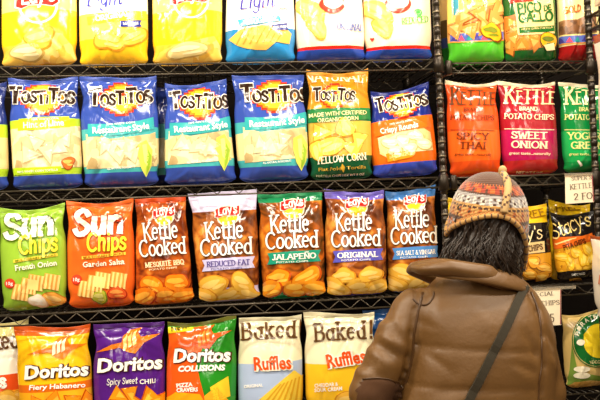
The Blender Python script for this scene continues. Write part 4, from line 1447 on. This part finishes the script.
# --------------------------------------------------------------- price signs
def sign(label, quad, words, clip=None):
    b = Bag('price_sign', label, 'sign', None, quad, [(0, (250, 236, 206))], None, Y=-.008, flat=True)
    for w_, p0, p1, h, wt in words:
        b.text('lettering', w_, p0, p1, h, (96, 76, 60), wt=wt, serif=True, thin=.6, layer=1)
    q = quad
    b.poly('edge_strip', [(q[1][0] - 1, q[1][1] + .3), (q[1][0] - .1, q[1][1] + .3), (q[2][0] - .1, q[2][1] - .3), (q[2][0] - 1, q[2][1] - .3)], (150, 60, 70), 1)
    b.done()
    # the clear clip that holds the card on the shelf edge
    x0, x1 = -.5 * b.wid, .5 * b.wid + (clip or 0)
    bm = bmesh.new()
    h = b.hei
    add_box(bm, (x0, -.0035, h - .003), (x1, -.0015, h + .010))
    add_box(bm, (x0, -.0035, h + .008), (x1, .016, h + .010))
    m = solid('clear plastic', (226, 214, 190), .12)
    m.node_tree.nodes['Principled BSDF'].inputs['Transmission Weight'].default_value = .75
    mesh_obj('clip', bm, m, b.root)
    return b

sign('cream price card hanging from the shelf under the green foil bag', ((565, 175.5), (592.5, 174), (594, 202), (565.5, 204)),
     [('SUPER S', (571.5, 180.5), (591.5, 179), 3.6, .14), ('KETTLE', (570, 189.5), (592, 187.5), 4.8, .13), ('2 FO', (574, 200), (592.5, 198.5), 6.2, .14)])
sign('cream price card with special price hanging right of the jacket shoulder', ((523, 290.5), (561, 288), (561, 325), (523, 327)),
     [('SPECIAL', (528, 297), (554.5, 295), 3.6, .13), ('CHIPS', (541, 305.5), (559.5, 304.5), 4.4, .13), ('5', (549.5, 322), (554, 322), 8, .14)], .06)


# ------------------------------------------------------------------ the shopper
PY = -.60


def remesh(bm, voxel, name):
    me = bpy.data.meshes.new(name)
    bm.to_mesh(me)
    bm.free()
    o = bpy.data.objects.new('tmp', me)
    C.objects.link(o)
    md = o.modifiers.new('r', 'REMESH')
    md.mode = 'VOXEL'
    md.voxel_size = voxel
    sm = o.modifiers.new('s', 'SMOOTH')
    sm.factor = .5
    sm.iterations = 6
    bpy.context.view_layer.update()
    out = bpy.data.meshes.new_from_object(o.evaluated_get(bpy.context.evaluated_depsgraph_get()))
    bpy.data.objects.remove(o)
    bpy.data.meshes.remove(me)
    out.name = name
    return out


def blob(bm, c, r, seg=20):
    m = Matrix.Translation(Vector(c)) @ Matrix.Diagonal((r[0], r[1], r[2], 1))
    bmesh.ops.create_uvsphere(bm, u_segments=seg, v_segments=seg // 2, radius=1, matrix=m)


def loft(bm, secs, seg=36, ex=2.4):
    """secs: (cx, cy, z, half width, half depth)"""
    rings = []
    for cx, cy, z, a, b in secs:
        ring = []
        for k in range(seg):
            t = 2 * math.pi * k / seg
            c, s = math.cos(t), math.sin(t)
            ring.append(bm.verts.new((cx + a * math.copysign(abs(c) ** (2 / ex), c), cy + b * math.copysign(abs(s) ** (2 / ex), s), z)))
        rings.append(ring)
    for i in range(len(rings) - 1):
        for k in range(seg):
            bm.faces.new((rings[i][k], rings[i][(k + 1) % seg], rings[i + 1][(k + 1) % seg], rings[i + 1][k]))
    bm.faces.new(list(reversed(rings[0])))
    bm.faces.new(rings[-1])


def pz(y, x=470):
    return W(x, y, PY)


neck = W(476, 276, PY); neck[1] = PY + .02
headc = W(489, 222, PY); headc[1] = PY + .03
shL = W(413, 309, PY); shR = W(526, 319, PY)
elL = W(369, 394, PY - .03); elR = W(545, 392, PY - .02)
wrL = elL + np.array([.13, .20, .06]); wrR = elR + np.array([-.10, .20, .05])
hip = W(476, 470, PY)
zneck, zhip = neck[2], .86
cx0 = W(474, 400, PY)[0]

# body: one continuous surface
bm = bmesh.new()
cxs = lambda z: cx0 + (neck[0] - cx0) * (z - zhip) / (zneck - zhip)
loft(bm, [(cx0, PY + .01, .74, .10, .085), (cx0, PY + .01, .80, .155, .105), (cx0, PY, .88, .16, .11), (cxs(1.0), PY + .01, 1.0, .125, .095), (cxs(1.15), PY, 1.15, .145, .105),
          (cxs(1.25), PY, 1.25, .15, .09), (cxs(1.29), PY, 1.29, .10, .07), (cxs(1.31), PY, 1.31, .06, .055)])
add_tube(bm, [neck - [0, 0, .06], (neck + headc) / 2, headc - [0, -.01, .03]], [.055, .052, .055], 16)
blob(bm, headc, (.076, .094, .104))
blob(bm, headc + [.0, .045, -.065], (.052, .055, .05))
blob(bm, headc + [0, .098, -.03], (.013, .02, .017), 12)          # nose
blob(bm, headc + [0, .088, -.066], (.022, .012, .007), 12)        # lips
for sd in (-1, 1):
    blob(bm, headc + [sd * .078, .005, -.02], (.012, .02, .03), 12)   # ears
for s_, e_, w_, sd in ((shL, elL, wrL, 1), (shR, elR, wrR, -1)):
    add_tube(bm, [s_, s_ * .5 + e_ * .5, e_, e_ * .6 + w_ * .4, w_], [.05, .045, .04, .038, .026], 14)
    blob(bm, s_, (.052, .052, .052))
    blob(bm, e_, (.041, .041, .041))
    # the hand: palm, four unequal bent fingers, thumb from the palm's side
    f = (w_ - e_) / np.linalg.norm(w_ - e_)
    side = np.cross(f, [0, 0, 1.]); side /= np.linalg.norm(side)
    side = side * -sd                                           # toward the thumb
    up = np.cross(side, f); up = up if up[2] > 0 else -up
    pc = w_ + f * .05
    add_tube(bm, [w_ - f * .02, w_ + f * .02, pc, pc + f * .035], [.025, .03, .036, .03], 14, scale_y=.55)
    for k, (off, ln) in enumerate(((.027, .066), (.009, .074), (-.009, .068), (-.026, .053))):
        b0 = pc + f * .02 + side * off * .9
        p1 = b0 + f * .03 + side * off * .15
        p2 = p1 + f * ln * .45 - up * ln * .22
        p3 = p2 + f * ln * .22 - up * ln * .42
        add_tube(bm, [b0, p1, p2, p3], [.0092, .009, .0084, .0066], 8)
    t0 = w_ + f * .025 + side * .018
    t1 = t0 + f * .025 + side * .028 - up * .008
    t2 = t1 + f * .026 + side * .008 - up * .016
    add_tube(bm, [t0, t1, t2], [.013, .0105, .008], 8)
for sd in (-1, 1):
    x = cx0 + sd * .082
    add_tube(bm, [(x * .5 + cx0 * .5, PY, .84), (x, PY, .76), (x, PY + .012, .47), (x, PY - .01, .28), (x, PY - .012, .09)], [.085, .078, .052, .05, .036], 16)
    add_tube(bm, [(x, PY - .035, .045), (x, PY + .05, .04), (x + sd * .01, PY + .17, .028)], [.036, .04, .026], 12)
skin_m = solid('skin', (224, 172, 136), .5, bump=(120, .1, .002))
me = remesh(bm, .006, 'person')
me.materials.append(skin_m)
me.polygons.foreach_set('use_smooth', [True] * len(me.polygons))
person = link('person', me)
tag(person, 'shopper seen from behind in a brown padded jacket and striped knitted hat', 'person')
for sd in (-1, 1):
    bm = bmesh.new(); blob(bm, headc + [sd * .03, .083, .004], (.012, .009, .008), 14)
    mesh_obj('eye', bm, [solid('eye', (40, 28, 20), .2)], person, True)
    bm = bmesh.new(); add_tube(bm, [headc + [sd * .046, .076, .02], headc + [sd * .03, .09, .025], headc + [sd * .014, .092, .021]], [.002, .004, .003], 6)
    mesh_obj('eyebrow', bm, [solid('brow hair', (26, 20, 16), .6)], person, True)

# trousers and shoes (below the picture)
bm = bmesh.new()
loft(bm, [(cx0, PY + .01, .70, .15, .115), (cx0, PY + .01, .80, .172, .125), (cx0, PY, .93, .165, .12)])
for sd in (-1, 1):
    x = cx0 + sd * .082
    add_tube(bm, [(x, PY, .80), (x, PY + .012, .47), (x, PY - .008, .28), (x, PY - .01, .075)], [.088, .068, .068, .07], 18)
me = remesh(bm, .011, 'trousers')
me.materials.append(solid('dark denim', (46, 50, 66), .8, bump=(300, .3, .001)))
me.polygons.foreach_set('use_smooth', [True] * len(me.polygons))
link('trousers', me, person)
for sd in (-1, 1):
    x = cx0 + sd * .082
    bm = bmesh.new()
    add_tube(bm, [(x, PY - .06, .052), (x, PY - .03, .06), (x, PY + .04, .055), (x + sd * .01, PY + .13, .042), (x + sd * .012, PY + .2, .036)], [.03, .05, .052, .044, .02], 16)
    for v in bm.verts:
        v.co.z = max(v.co.z, .0)
    mesh_obj('shoe', bm, solid('dark leather', (48, 34, 26), .5), person, True)

# jacket: padded, panels between sewn lines
bm = bmesh.new()
hemz = .72
def wid(yl, xl, xr, d, y0=0.0):
    a, c = W(xl, yl, PY), W(xr, yl, PY)
    return ((a[0] + c[0]) / 2, PY + y0, (a[2] + c[2]) / 2, (c[0] - a[0]) / 2, d)
secs = [wid(478, 398, 551, .15), wid(440, 386, 550, .155), wid(400, 392, 550, .152), wid(370, 403, 552, .15), wid(340, 410, 551, .145), wid(320, 411, 547, .135),
        wid(306, 413, 540, .12), wid(294, 420, 533, .10), wid(284, 430, 524, .082), wid(274, 440, 514, .07)]
loft(bm, secs, ex=2.6)
loft(bm, [wid(500, 402, 549, .145), wid(480, 398, 551, .15)], ex=2.6)
def arm(s_, e_, w_, r):
    m1 = s_ * .66 + e_ * .34; m2 = s_ * .3 + e_ * .7
    add_tube(bm, [s_ + (s_ - e_) * .10, s_, m1, m2, e_ + (e_ - s_) * .02, e_ * .8 + w_ * .2 + (e_ - s_) * .05, e_ * .5 + w_ * .5, e_ * .08 + w_ * .92], [r * .8, r, r * 1.03, r * 1.0, r * .98, r * .98, r * .9, r * .72], 24)
arm(shL, elL, wrL, .059)
arm(shR, elR, wrR, .061)
blob(bm, shL + [.01, 0, .0], (.064, .064, .062)); blob(bm, shR + [0, 0, .0], (.066, .066, .062))
blob(bm, elL, (.058, .058, .058)); blob(bm, elR, (.060, .060, .060))
me = remesh(bm, .009, 'jacket')
n = len(me.vertices)
co = np.empty(n * 3); no = np.empty(n * 3)
me.vertices.foreach_get('co', co); me.vertices.foreach_get('normal', no)
co = co.reshape(-1, 3); no = no.reshape(-1, 3)
pp = proj(co)
rng = np.random.RandomState(5)
d = np.zeros(n)
def seg_dist(p, a, b):
    a, b = np.asarray(a, float), np.asarray(b, float)
    t = np.clip(((p - a) @ (b - a)) / ((b - a) @ (b - a)), 0, 1)
    return np.linalg.norm(p - a - t[:, None] * (b - a), axis=1), t
XZ = co[:, [0, 2]]
def wz(x, y):
    q = W(x, y, PY - .1); return (q[0], q[2])
back = co[:, 1] < PY + .02
seamL = [(437, 274), (425, 288), (419, 310), (414, 335), (412, 360), (406, 385), (402, 412), (401, 450)]
seamR = [(531, 292), (538, 310), (541, 335), (541, 365), (538, 390), (540, 420)]
torso = (pp[:, 0] > np.interp(pp[:, 1], [s[1] for s in seamL], [s[0] for s in seamL])) & (pp[:, 0] < np.interp(pp[:, 1], [s[1] for s in seamR], [s[0] for s in seamR]))
for a, b_ in zip(seamL[:-1], seamL[1:]):
    ds, _ = seg_dist(XZ, wz(*a), wz(*b_)); d -= np.where(back, .006 * np.exp(-(ds / .008) ** 2), 0)
for a, b_ in zip(seamR[:-1], seamR[1:]):
    ds, _ = seg_dist(XZ, wz(*a), wz(*b_)); d -= np.where(back, .006 * np.exp(-(ds / .008) ** 2), 0)
# sewn cross lines of the padded back, with the puff between them
for y0, y1 in ((345, 352), (386, 388), (425, 425), (462, 460)):
    ds, _ = seg_dist(XZ, wz(395, y0), wz(555, y1))
    d += np.where(torso, -.0035 * np.exp(-(ds / .006) ** 2) - .0015 * np.exp(-(ds / .025) ** 2), 0)
# pull creases
def crease(a, b_, amp, wd):
    ds, t = seg_dist(XZ, wz(*a), wz(*b_))
    return np.where(back, amp * np.exp(-(ds / wd) ** 2) * np.sin(np.clip(t, .02, .98) * np.pi) ** .5, 0)
for a, b_, am, wd in [((385, 338), (412, 352), .008, .012), ((380, 346), (408, 362), -.009, .011), ((372, 332), (396, 326), .006, .012), ((372, 352), (398, 372), .006, .012),
                      ((362, 366), (396, 384), -.006, .012), ((352, 378), (385, 372), .006, .014), ((398, 308), (388, 326), -.005, .012), ((400, 318), (410, 340), .006, .010),
                      ((430, 350), (425, 398), .004, .02), ((455, 360), (440, 400), -.003, .018), ((500, 345), (530, 395), .004, .02), ((470, 300), (490, 335), .003, .02),
                      ((520, 330), (536, 360), -.006, .012), ((545, 330), (556, 350), -.006, .01), ((548, 356), (558, 372), .006, .01), ((440, 300), (436, 338), .004, .02),
                      ((425, 352), (450, 372), -.004, .01), ((430, 392), (470, 386), -.004, .012), ((505, 360), (535, 372), -.005, .01), ((418, 320), (440, 330), -.003, .01)]:
    d += crease(a, b_, am, wd)
for _ in range(40):
    c = co[rng.randint(n)]; r3 = rng.uniform(.02, .05)
    d += rng.uniform(-.003, .003) * np.exp(-(((co - c) ** 2).sum(1)) / r3 ** 2)
co2 = co + no * d[:, None]
me.vertices.foreach_set('co', co2.ravel())
me.update()
jk = solid('brown padded nylon', (108, 75, 36), .45, bump=(70, .25, .004))
me.materials.append(jk)
me.polygons.foreach_set('use_smooth', [True] * len(me.polygons))
jacket = link('jacket', me, person)
bvh = BVHTree.FromPolygons([tuple(v.co) for v in me.vertices], [tuple(p.vertices) for p in me.polygons])


def on_jacket(px, py, off=.003):
    """the point of the jacket's back straight ahead of a place on an upright plane just behind it"""
    q = W(px, py, PY - .12)
    for rep in range(3):
        h = bvh.ray_cast(Vector((q[0], PY - .5, q[2])), Vector((0, 1, 0)))
        if h[0] is None:
            return None
        q = W(px, py, h[0][1])
    p = h[0] + h[1] * off
    return np.array(p)


def strap_mesh(bm, line, hw, th=.003, off=.004, dens=5):
    L = [on_jacket(x, y, off) for x, y in smooth_line(line, dens)]
    L = [p for p in L if p is not None]
    return L


def ribbon_3d(bm, pts, hw, th):
    """a flat band along pts, its face toward -Y"""
    rings = []
    for i, p in enumerate(pts):
        t = pts[min(len(pts) - 1, i + 1)] - pts[max(0, i - 1)]
        t = t / np.linalg.norm(t)
        nrm = np.array([0, -1., 0]); nrm = nrm - t * (nrm @ t); nrm /= np.linalg.norm(nrm)
        sd = np.cross(t, nrm)
        rings.append([bm.verts.new(p + sd * a * hw + nrm * b_ * th) for a, b_ in ((-1, 0), (-.9, 1), (.9, 1), (1, 0), (.9, -1), (-.9, -1))])
    for i in range(len(rings) - 1):
        for k in range(6):
            bm.faces.new((rings[i][k], rings[i][(k + 1) % 6], rings[i + 1][(k + 1) % 6], rings[i + 1][k]))
    bm.faces.new(list(reversed(rings[0]))); bm.faces.new(rings[-1])


# piping along the armhole seams and the small shoulder yoke
pip = solid('jacket piping', (80, 52, 24), .4)
for line in (seamL[:7], seamR):
    pts = [on_jacket(x, y, .001) for x, y in smooth_line(line, 4)]
    pts = [p for p in pts if p is not None]
    bm = bmesh.new(); add_tube(bm, pts, .0034, 6)
    mesh_obj('piping', bm, pip, jacket, True)
pts = [on_jacket(x, y, .001) for x, y in smooth_line([(413, 299), (419, 304), (427, 304.5), (433, 299), (436, 290), (437, 279)], 4)]
bm = bmesh.new(); add_tube(bm, [p for p in pts if p is not None], .003, 6)
mesh_obj('piping', bm, pip, jacket, True)

# corduroy patch on the left elbow
bm = bmesh.new()
out = [(345, 408), (347, 395), (353, 385), (363, 379), (376, 377.5), (391, 379), (401, 384), (405, 392), (403, 408), (380, 414), (360, 414)]
cxp, cyp = 375, 398
rings = []
out = smooth_line(out + [out[0]], 4)[:-1]
for k in range(1, 9):
    ring = []
    for (x, y) in out:
        p = on_jacket(cxp + (x - cxp) * k / 8 * .97, cyp + (y - cyp) * k / 8 * .97, .0045 if k < 8 else .0005)
        ring.append(None if p is None else bm.verts.new(p))
    rings.append(ring)
c0 = bm.verts.new(on_jacket(cxp, cyp, .0045))
m_ = len(out)
for k in range(m_):
    tri = [c0, rings[0][k], rings[0][(k + 1) % m_]]
    if None not in tri:
        bm.faces.new(tri)
    for r_ in range(7):
        q = [rings[r_][k], rings[r_ + 1][k], rings[r_ + 1][(k + 1) % m_], rings[r_][(k + 1) % m_]]
        if None not in q:
            bm.faces.new(q)
bmesh.ops.recalc_face_normals(bm, faces=bm.faces[:])
pm, nt, bs = new_mat('brown corduroy')
bs.inputs['Base Color'].default_value = lin((84, 50, 20)); bs.inputs['Roughness'].default_value = .85; bs.inputs['Sheen Weight'].default_value = 0
tc = nt.nodes.new('ShaderNodeTexCoord'); wv = nt.nodes.new('ShaderNodeTexWave')
wv.inputs['Scale'].default_value = 110; wv.bands_direction = 'X'
bp = nt.nodes.new('ShaderNodeBump'); bp.inputs['Distance'].default_value = .003; bp.inputs['Strength'].default_value = .6
nt.links.new(tc.outputs['Object'], wv.inputs['Vector']); nt.links.new(wv.outputs['Fac'], bp.inputs['Height']); nt.links.new(bp.outputs['Normal'], bs.inputs['Normal'])
ep = mesh_obj('elbow_patch', bm, pm, jacket, True)
bm = bmesh.new()
rim = [on_jacket(cxp + (x - cxp) * .97, cyp + (y - cyp) * .97, .003) for x, y in out]
rim = [q for q in rim if q is not None]
add_tube(bm, rim + [rim[0]], .0024, 6)
mesh_obj('piping', bm, pip, jacket, True)
ep['label'] = 'brown corduroy elbow patch'

# collar: a thick soft roll lying round the neck, higher at the left
bm = bmesh.new()
ctr = W(469, 274, PY)
cl, cr_ = W(413, 267, PY), W(526, 289, PY)
half = (cr_ - cl) / 2
N, M = 64, 14
rings = []
for i in range(N):
    a = 2 * math.pi * i / N
    c = (cl + cr_) / 2 + half * math.cos(a) + np.array([0, .118, -.004]) * math.sin(a)
    c[1] += .01
    bk_ = max(0, -math.sin(a))
    c[2] += .012 * bk_ - .03 * max(0, math.sin(a)) ** 2
    rad = np.array([math.cos(a), math.sin(a), 0])
    hh = .014 + .012 * bk_ + .002 * math.sin(5 * a)
    ww = .012
    ring = []
    for k in range(M):
        t = 2 * math.pi * k / M
        lx, lz = ww * math.cos(t), hh * math.sin(t)
        ring.append(bm.verts.new(c + rad * (lx - .55 * lz) + np.array([0, 0, lz])))
    rings.append(ring)
for i in range(N):
    for k in range(M):
        bm.faces.new((rings[i][k], rings[(i + 1) % N][k], rings[(i + 1) % N][(k + 1) % M], rings[i][(k + 1) % M]))
bmesh.ops.recalc_face_normals(bm, faces=bm.faces[:])
mesh_obj('collar', bm, solid('brown collar cloth', (104, 72, 35), .45, bump=(60, .3, .005)), jacket, True)
# lower lap of the collar, over the back of the neck
bm = bmesh.new()
rows = []
for j in range(9):
    v = j / 8
    row = []
    for i in range(41):
        u = i / 40
        x = 409 + (528 - 409) * u
        top = np.interp(x, [409, 450, 490, 528], [266, 259, 265, 285])
        bot = np.interp(x, [409, 420, 455, 490, 515, 528], [270, 275, 277, 286, 295, 295])
        y = top + (bot - top) * v
        bul = math.sqrt(max(0, 1 - (2 * u - 1) ** 2))
        p = W(x, y, PY + .02 - .135 * bul - .016 * math.sin(v * math.pi))
        row.append(bm.verts.new(p))
    rows.append(row)
for j in range(8):
    for i in range(40):
        bm.faces.new((rows[j][i], rows[j + 1][i], rows[j + 1][i + 1], rows[j][i + 1]))
cm = mesh_obj('collar_flap', bm, solid('brown collar cloth', (104, 72, 35), .45, bump=(60, .3, .005)), jacket, True)
sd_ = cm.modifiers.new('thick', 'SOLIDIFY'); sd_.thickness = .012; sd_.offset = -1

# hair: wavy, dark, from under the hat to the collar
hair_m = solid('dark brown hair', (48, 36, 28), .36, bump=(200, .2, .002))
bm = bmesh.new()
hc = headc.copy()
blob(bm, hc + [0, -.002, -.02], (.085, .100, .10), 24)
loft(bm, [(hc[0] - .018, hc[1] - .012, hc[2] - .150, .098, .085), (hc[0] - .014, hc[1] - .014, hc[2] - .11, .098, .10), (hc[0] - .008, hc[1] - .006, hc[2] - .06, .088, .100), (hc[0], hc[1], hc[2] - .01, .084, .1)])
rng = random.Random(9)
for k in range(420):
    a = rng.uniform(math.pi * .93, math.pi * 2.07)
    ph = math.floor(a * 9) * 1.7 + rng.uniform(-.5, .5); am = rng.uniform(.006, .016); cl_ = rng.uniform(.8, 1.03)
    pts, rr = [], []
    z0 = rng.uniform(.06, .01); L_ = rng.uniform(.12, .19)
    for j in range(9):
        v = j / 8
        z = z0 - L_ * v
        lo_ = min(1, max(0, (-.03 - z) / .06))
        R0 = .086 + .018 * lo_ + .004 * rng.random()
        ww = am * math.sin(v * 11 + ph)
        x = hc[0] - .020 * lo_ + R0 * 1.04 * math.cos(a + .5 * ww / .1) * cl_ + ww * .8
        y = hc[1] + R0 * 1.2 * math.sin(a) * (1.0 if cl_ > .9 else .97) + am * .5 * math.cos(v * 8 + ph)
        pts.append((x, y, hc[2] + z)); rr.append(.0046 * (1 - .8 * v))
    add_tube(bm, pts, rr, 5)
mesh_obj('hair', bm, hair_m, person, True)

# hat: knitted stitch by stitch, rows of pattern, ear flaps, cord and knot
HB, HO, HT, HG, HR, HC_ = [solid('knit yarn', c, .95, bump=(600, .6, .0015), sheen=.4) for c in
                           ((84, 52, 34), (190, 98, 36), (204, 152, 84), (168, 160, 156), (158, 58, 34), (220, 210, 194))]
mats = [HB, HO, HT, HG, HR, HC_]
tilt = Matrix.Rotation(.16, 3, 'X') @ Matrix.Rotation(.09, 3, 'Y') @ Matrix.Rotation(-.16, 3, 'Z')
hcen = Vector(W(491.5, 220, PY)); hcen[1] = headc[1] - .002
RX, RYY, RZ = .1115, .122, .138
NA, NTt = 168, 84
def rim_z(a):
    """height of the hat's lower edge round the head; back of the head is a = -90 degrees"""
    dback = math.cos(a + math.pi / 2)                            # 1 at the back, -1 at the front
    side = 1 - abs(dback) ** 1.3
    if dback > 0:
        return .028 - .105 * (1 - dback) * (1.16 + .42 * math.cos(a))
    return .028 - .105 * (1 + dback) ** 1.3 * (1.16 + .42 * math.cos(a))
bm = bmesh.new()
grid = []
zz = []
for i in range(NA):
    a = 2 * math.pi * i / NA
    zr = rim_z(a)
    col = []
    for j in range(NTt + 1):
        t = j / NTt
        # arc length from the crown to the rim
        z = RZ * math.cos(t * math.pi / 2) if False else None
        top_len = math.pi / 2
        tot = top_len + max(-zr, 0) / RZ if zr < 0 else math.acos(min(1, zr / RZ))
        s_ = t * tot
        if s_ < top_len:
            r = math.sin(s_) ** .9; z = RZ * math.cos(s_)
        else:
            z = -(s_ - top_len) * RZ; r = 1 + .02 * math.sin(min(1, -z / .1) * math.pi)
        bump = 1 + .008 * math.sin(j * math.pi * .5) * (1 if 3 < j < NTt else 0)
        p = Vector((RX * r * math.cos(a) * bump, RYY * r * math.sin(a) * bump, z))
        col.append((p, z))
    grid.append(col)
top = bm.verts.new(hcen + tilt @ Vector((0, 0, RZ)))
V = [[bm.verts.new(hcen + tilt @ grid[i][j][0]) for j in range(1, NTt + 1)] for i in range(NA)]
def stitch(i, j, z):
    """colour of one stitch from its row (height) and place round the hat"""
    if j >= NTt - 6:
        return 2 if (j + i) % 3 else 1
    if z > .110: return 0
    if z > .106: return [0, 0, 1][i % 3]
    if z > .098: return [4, 4, 0, 4, 1, 1][(i // 2) % 6]
    if z > .086: return [1, 1, 4, 4, 0, 4][(i // 2) % 6]
    if z > .081: return 0
    if z > .074: return 3
    if z > .054:
        k = i % 12; r_ = int((.074 - z) / .0067)
        return [[5, 5, 3, 0, 0, 3, 5, 5, 3, 3, 3, 3], [5, 3, 3, 3, 3, 3, 5, 0, 0, 5, 3, 3], [5, 5, 5, 0, 0, 3, 5, 5, 5, 3, 3, 3]][min(2, r_)][k]
    if z > .048: return 2
    if z > .042: return 0 if i % 4 else 2
    if z > .022:
        k = i % 8; r_ = int((.042 - z) / .0067)
        return [[2, 2, 1, 1, 2, 2, 2, 2], [2, 1, 0, 0, 1, 2, 1, 2], [2, 2, 1, 1, 2, 2, 2, 2]][min(2, r_)][k]
    if z > .015: return 1 if i % 4 < 2 else 2
    if z > .005: return 0
    if z > -.014: return [1, 1, 1, 1, 3, 3, 3, 0][i % 8] if z > -.004 else [3, 3, 3, 0, 1, 1, 1, 1][i % 8]
    if z > -.022: return 0 if i % 3 else 2
    return 0
for i in range(NA):
    f = bm.faces.new((top, V[i][0], V[(i + 1) % NA][0])); f.material_index = 0
    for j in range(NTt - 1):
        f = bm.faces.new((V[i][j], V[i][j + 1], V[(i + 1) % NA][j + 1], V[(i + 1) % NA][j]))
        f.material_index = stitch(i, j + 1, (grid[i][j + 1][1] + grid[i][j + 1][1]) / 2)
bmesh.ops.recalc_face_normals(bm, faces=bm.faces[:])
hat = mesh_obj('knitted_hat', bm, mats, person, True)
sd_ = hat.modifiers.new('thick', 'SOLIDIFY'); sd_.thickness = .006; sd_.offset = -1
# rolled edge
bm = bmesh.new()
edge = [hcen + tilt @ (grid[i % NA][NTt][0] * 1.01) for i in range(NA + 1)]
add_tube(bm, edge, .0066, 8, cap=False)
bm.faces.ensure_lookup_table()
for k, f in enumerate(bm.faces):
    f.material_index = [0, 0, 1, 0][(k // 8) % 4]
mesh_obj('hat_edging', bm, [solid('edging yarn', (190, 146, 84), .95, bump=(600, .6, .0015)), HB], hat, True)
# cord with its knot
bm = bmesh.new()
cp = []
for x, y in smooth_line([(501, 171), (503, 178), (502, 188), (499, 198), (497, 208)], 5):
    q = W(x, y, PY); q = Vector(q)
    rel = tilt.inverted() @ (q - hcen)
    zz_ = min(.99, rel.z / RZ); r = math.sqrt(max(0.0, 1 - zz_ ** 2)) ** .9
    xx = rel.x / RX
    rel.y = -RYY * math.sqrt(max(0, r * r - xx * xx)) - .008
    cp.append(hcen + tilt @ rel)
add_tube(bm, cp, [.0102 + .0013 * (k % 2) for k in range(len(cp))], 10)
bm.faces.ensure_lookup_table()
for k, f in enumerate(bm.faces):
    f.material_index = 1 if (k * 7) % 11 < 2 else 0
HK = solid('cord yarn', (196, 160, 108), .95, bump=(600, .6, .0015))
mesh_obj('cord', bm, [HK, HB], hat, True)
bm = bmesh.new()
kq = cp[0] + Vector((.003, -.002, .003))
blob(bm, kq, (.012, .012, .013), 14)
mesh_obj('cord_knot', bm, [HK], hat, True)

# the strap slung across the back and its bag at the left hip
line = [(524, 288), (518, 300), (508, 322), (496, 346), (483, 372), (470, 398), (458, 420), (446, 440), (434, 460)]
pts = [on_jacket(x, y, .006) for x, y in smooth_line(line, 4)]
pts = [p for p in pts if p is not None]
sb = link('shoulder_bag', None)
sb.location = Vector((float(pts[-1][0]) - .16, PY - .02, .55))
tag(sb, 'dark olive shoulder bag whose strap runs diagonally across the brown jacket', 'bag')
inv = Matrix.Translation(-sb.location)
bm = bmesh.new()
low = np.array(sb.location)
front = []
over = [pts[0] + np.array([.0, .05, .022]), pts[0] + np.array([-.015, .12, .015])]
tail = [pts[-1] + np.array([-.02, .0, -.06]), low + np.array([.03, -.03, .2]), low + np.array([.02, -.02, .15])]
ribbon_3d(bm, list(reversed(over[:1])) + pts + tail, .0125, .002)
olive = solid('dark olive webbing', (50, 42, 26), .8, bump=(400, .4, .001))
o = mesh_obj('strap', bm, olive, sb); o.matrix_parent_inverse = inv
bm = bmesh.new()
add_box(bm, low + [-.10, -.14, -.08], low + [.05, -.03, .14])
bmesh.ops.bevel(bm, geom=bm.edges[:] , offset=.02, segments=3, affect='EDGES')
o = mesh_obj('pouch', bm, solid('dark olive canvas', (58, 50, 32), .85, bump=(300, .4, .001)), sb, True); o.matrix_parent_inverse = inv
bm = bmesh.new()
add_box(bm, low + [-.104, -.146, .02], low + [.054, -.135, .146])
bmesh.ops.bevel(bm, geom=bm.edges[:], offset=.004, segments=2, affect='EDGES')
o = mesh_obj('flap', bm, solid('dark olive canvas', (58, 50, 32), .85, bump=(300, .4, .001)), sb, True); o.matrix_parent_inverse = inv

# ------------------------------------------------------------------- lighting
def area(name, loc, size, power, col, target):
    l = bpy.data.lights.new(name, 'AREA')
    l.shape = 'RECTANGLE'
    l.size, l.size_y = size
    l.energy = power
    l.color = col
    o = bpy.data.objects.new(name, l)
    C.objects.link(o)
    o.location = loc
    d_ = Vector(target) - Vector(loc)
    o.rotation_euler = d_.to_track_quat('-Z', 'Y').to_euler()
    return o

WARM = (1.0, .89, .72)
for y_, pw in ((-.8, 120), (-2.2, 85), (-4.2, 30), (-6.5, 26), (-9.5, 34)):
    for x_ in (-1.3, 1.7):
        area('ceiling_tube_light', (x_, y_, 3.12), (2.2, .14), pw, WARM, (x_, y_ + .9 if y_ > -4 else y_ + 1.6, 2.0))
w = bpy.data.worlds.new('store air')
SC.world = w
w.use_nodes = True
bg = w.node_tree.nodes['Background']
bg.inputs[0].default_value = (1.0, .9, .76, 1)
bg.inputs[1].default_value = .07

vs = SC.view_settings
vs.view_transform = 'Standard'
vs.look = 'None'
vs.gamma = 1.0
vs.use_curve_mapping = False
vs.exposure = -0.66
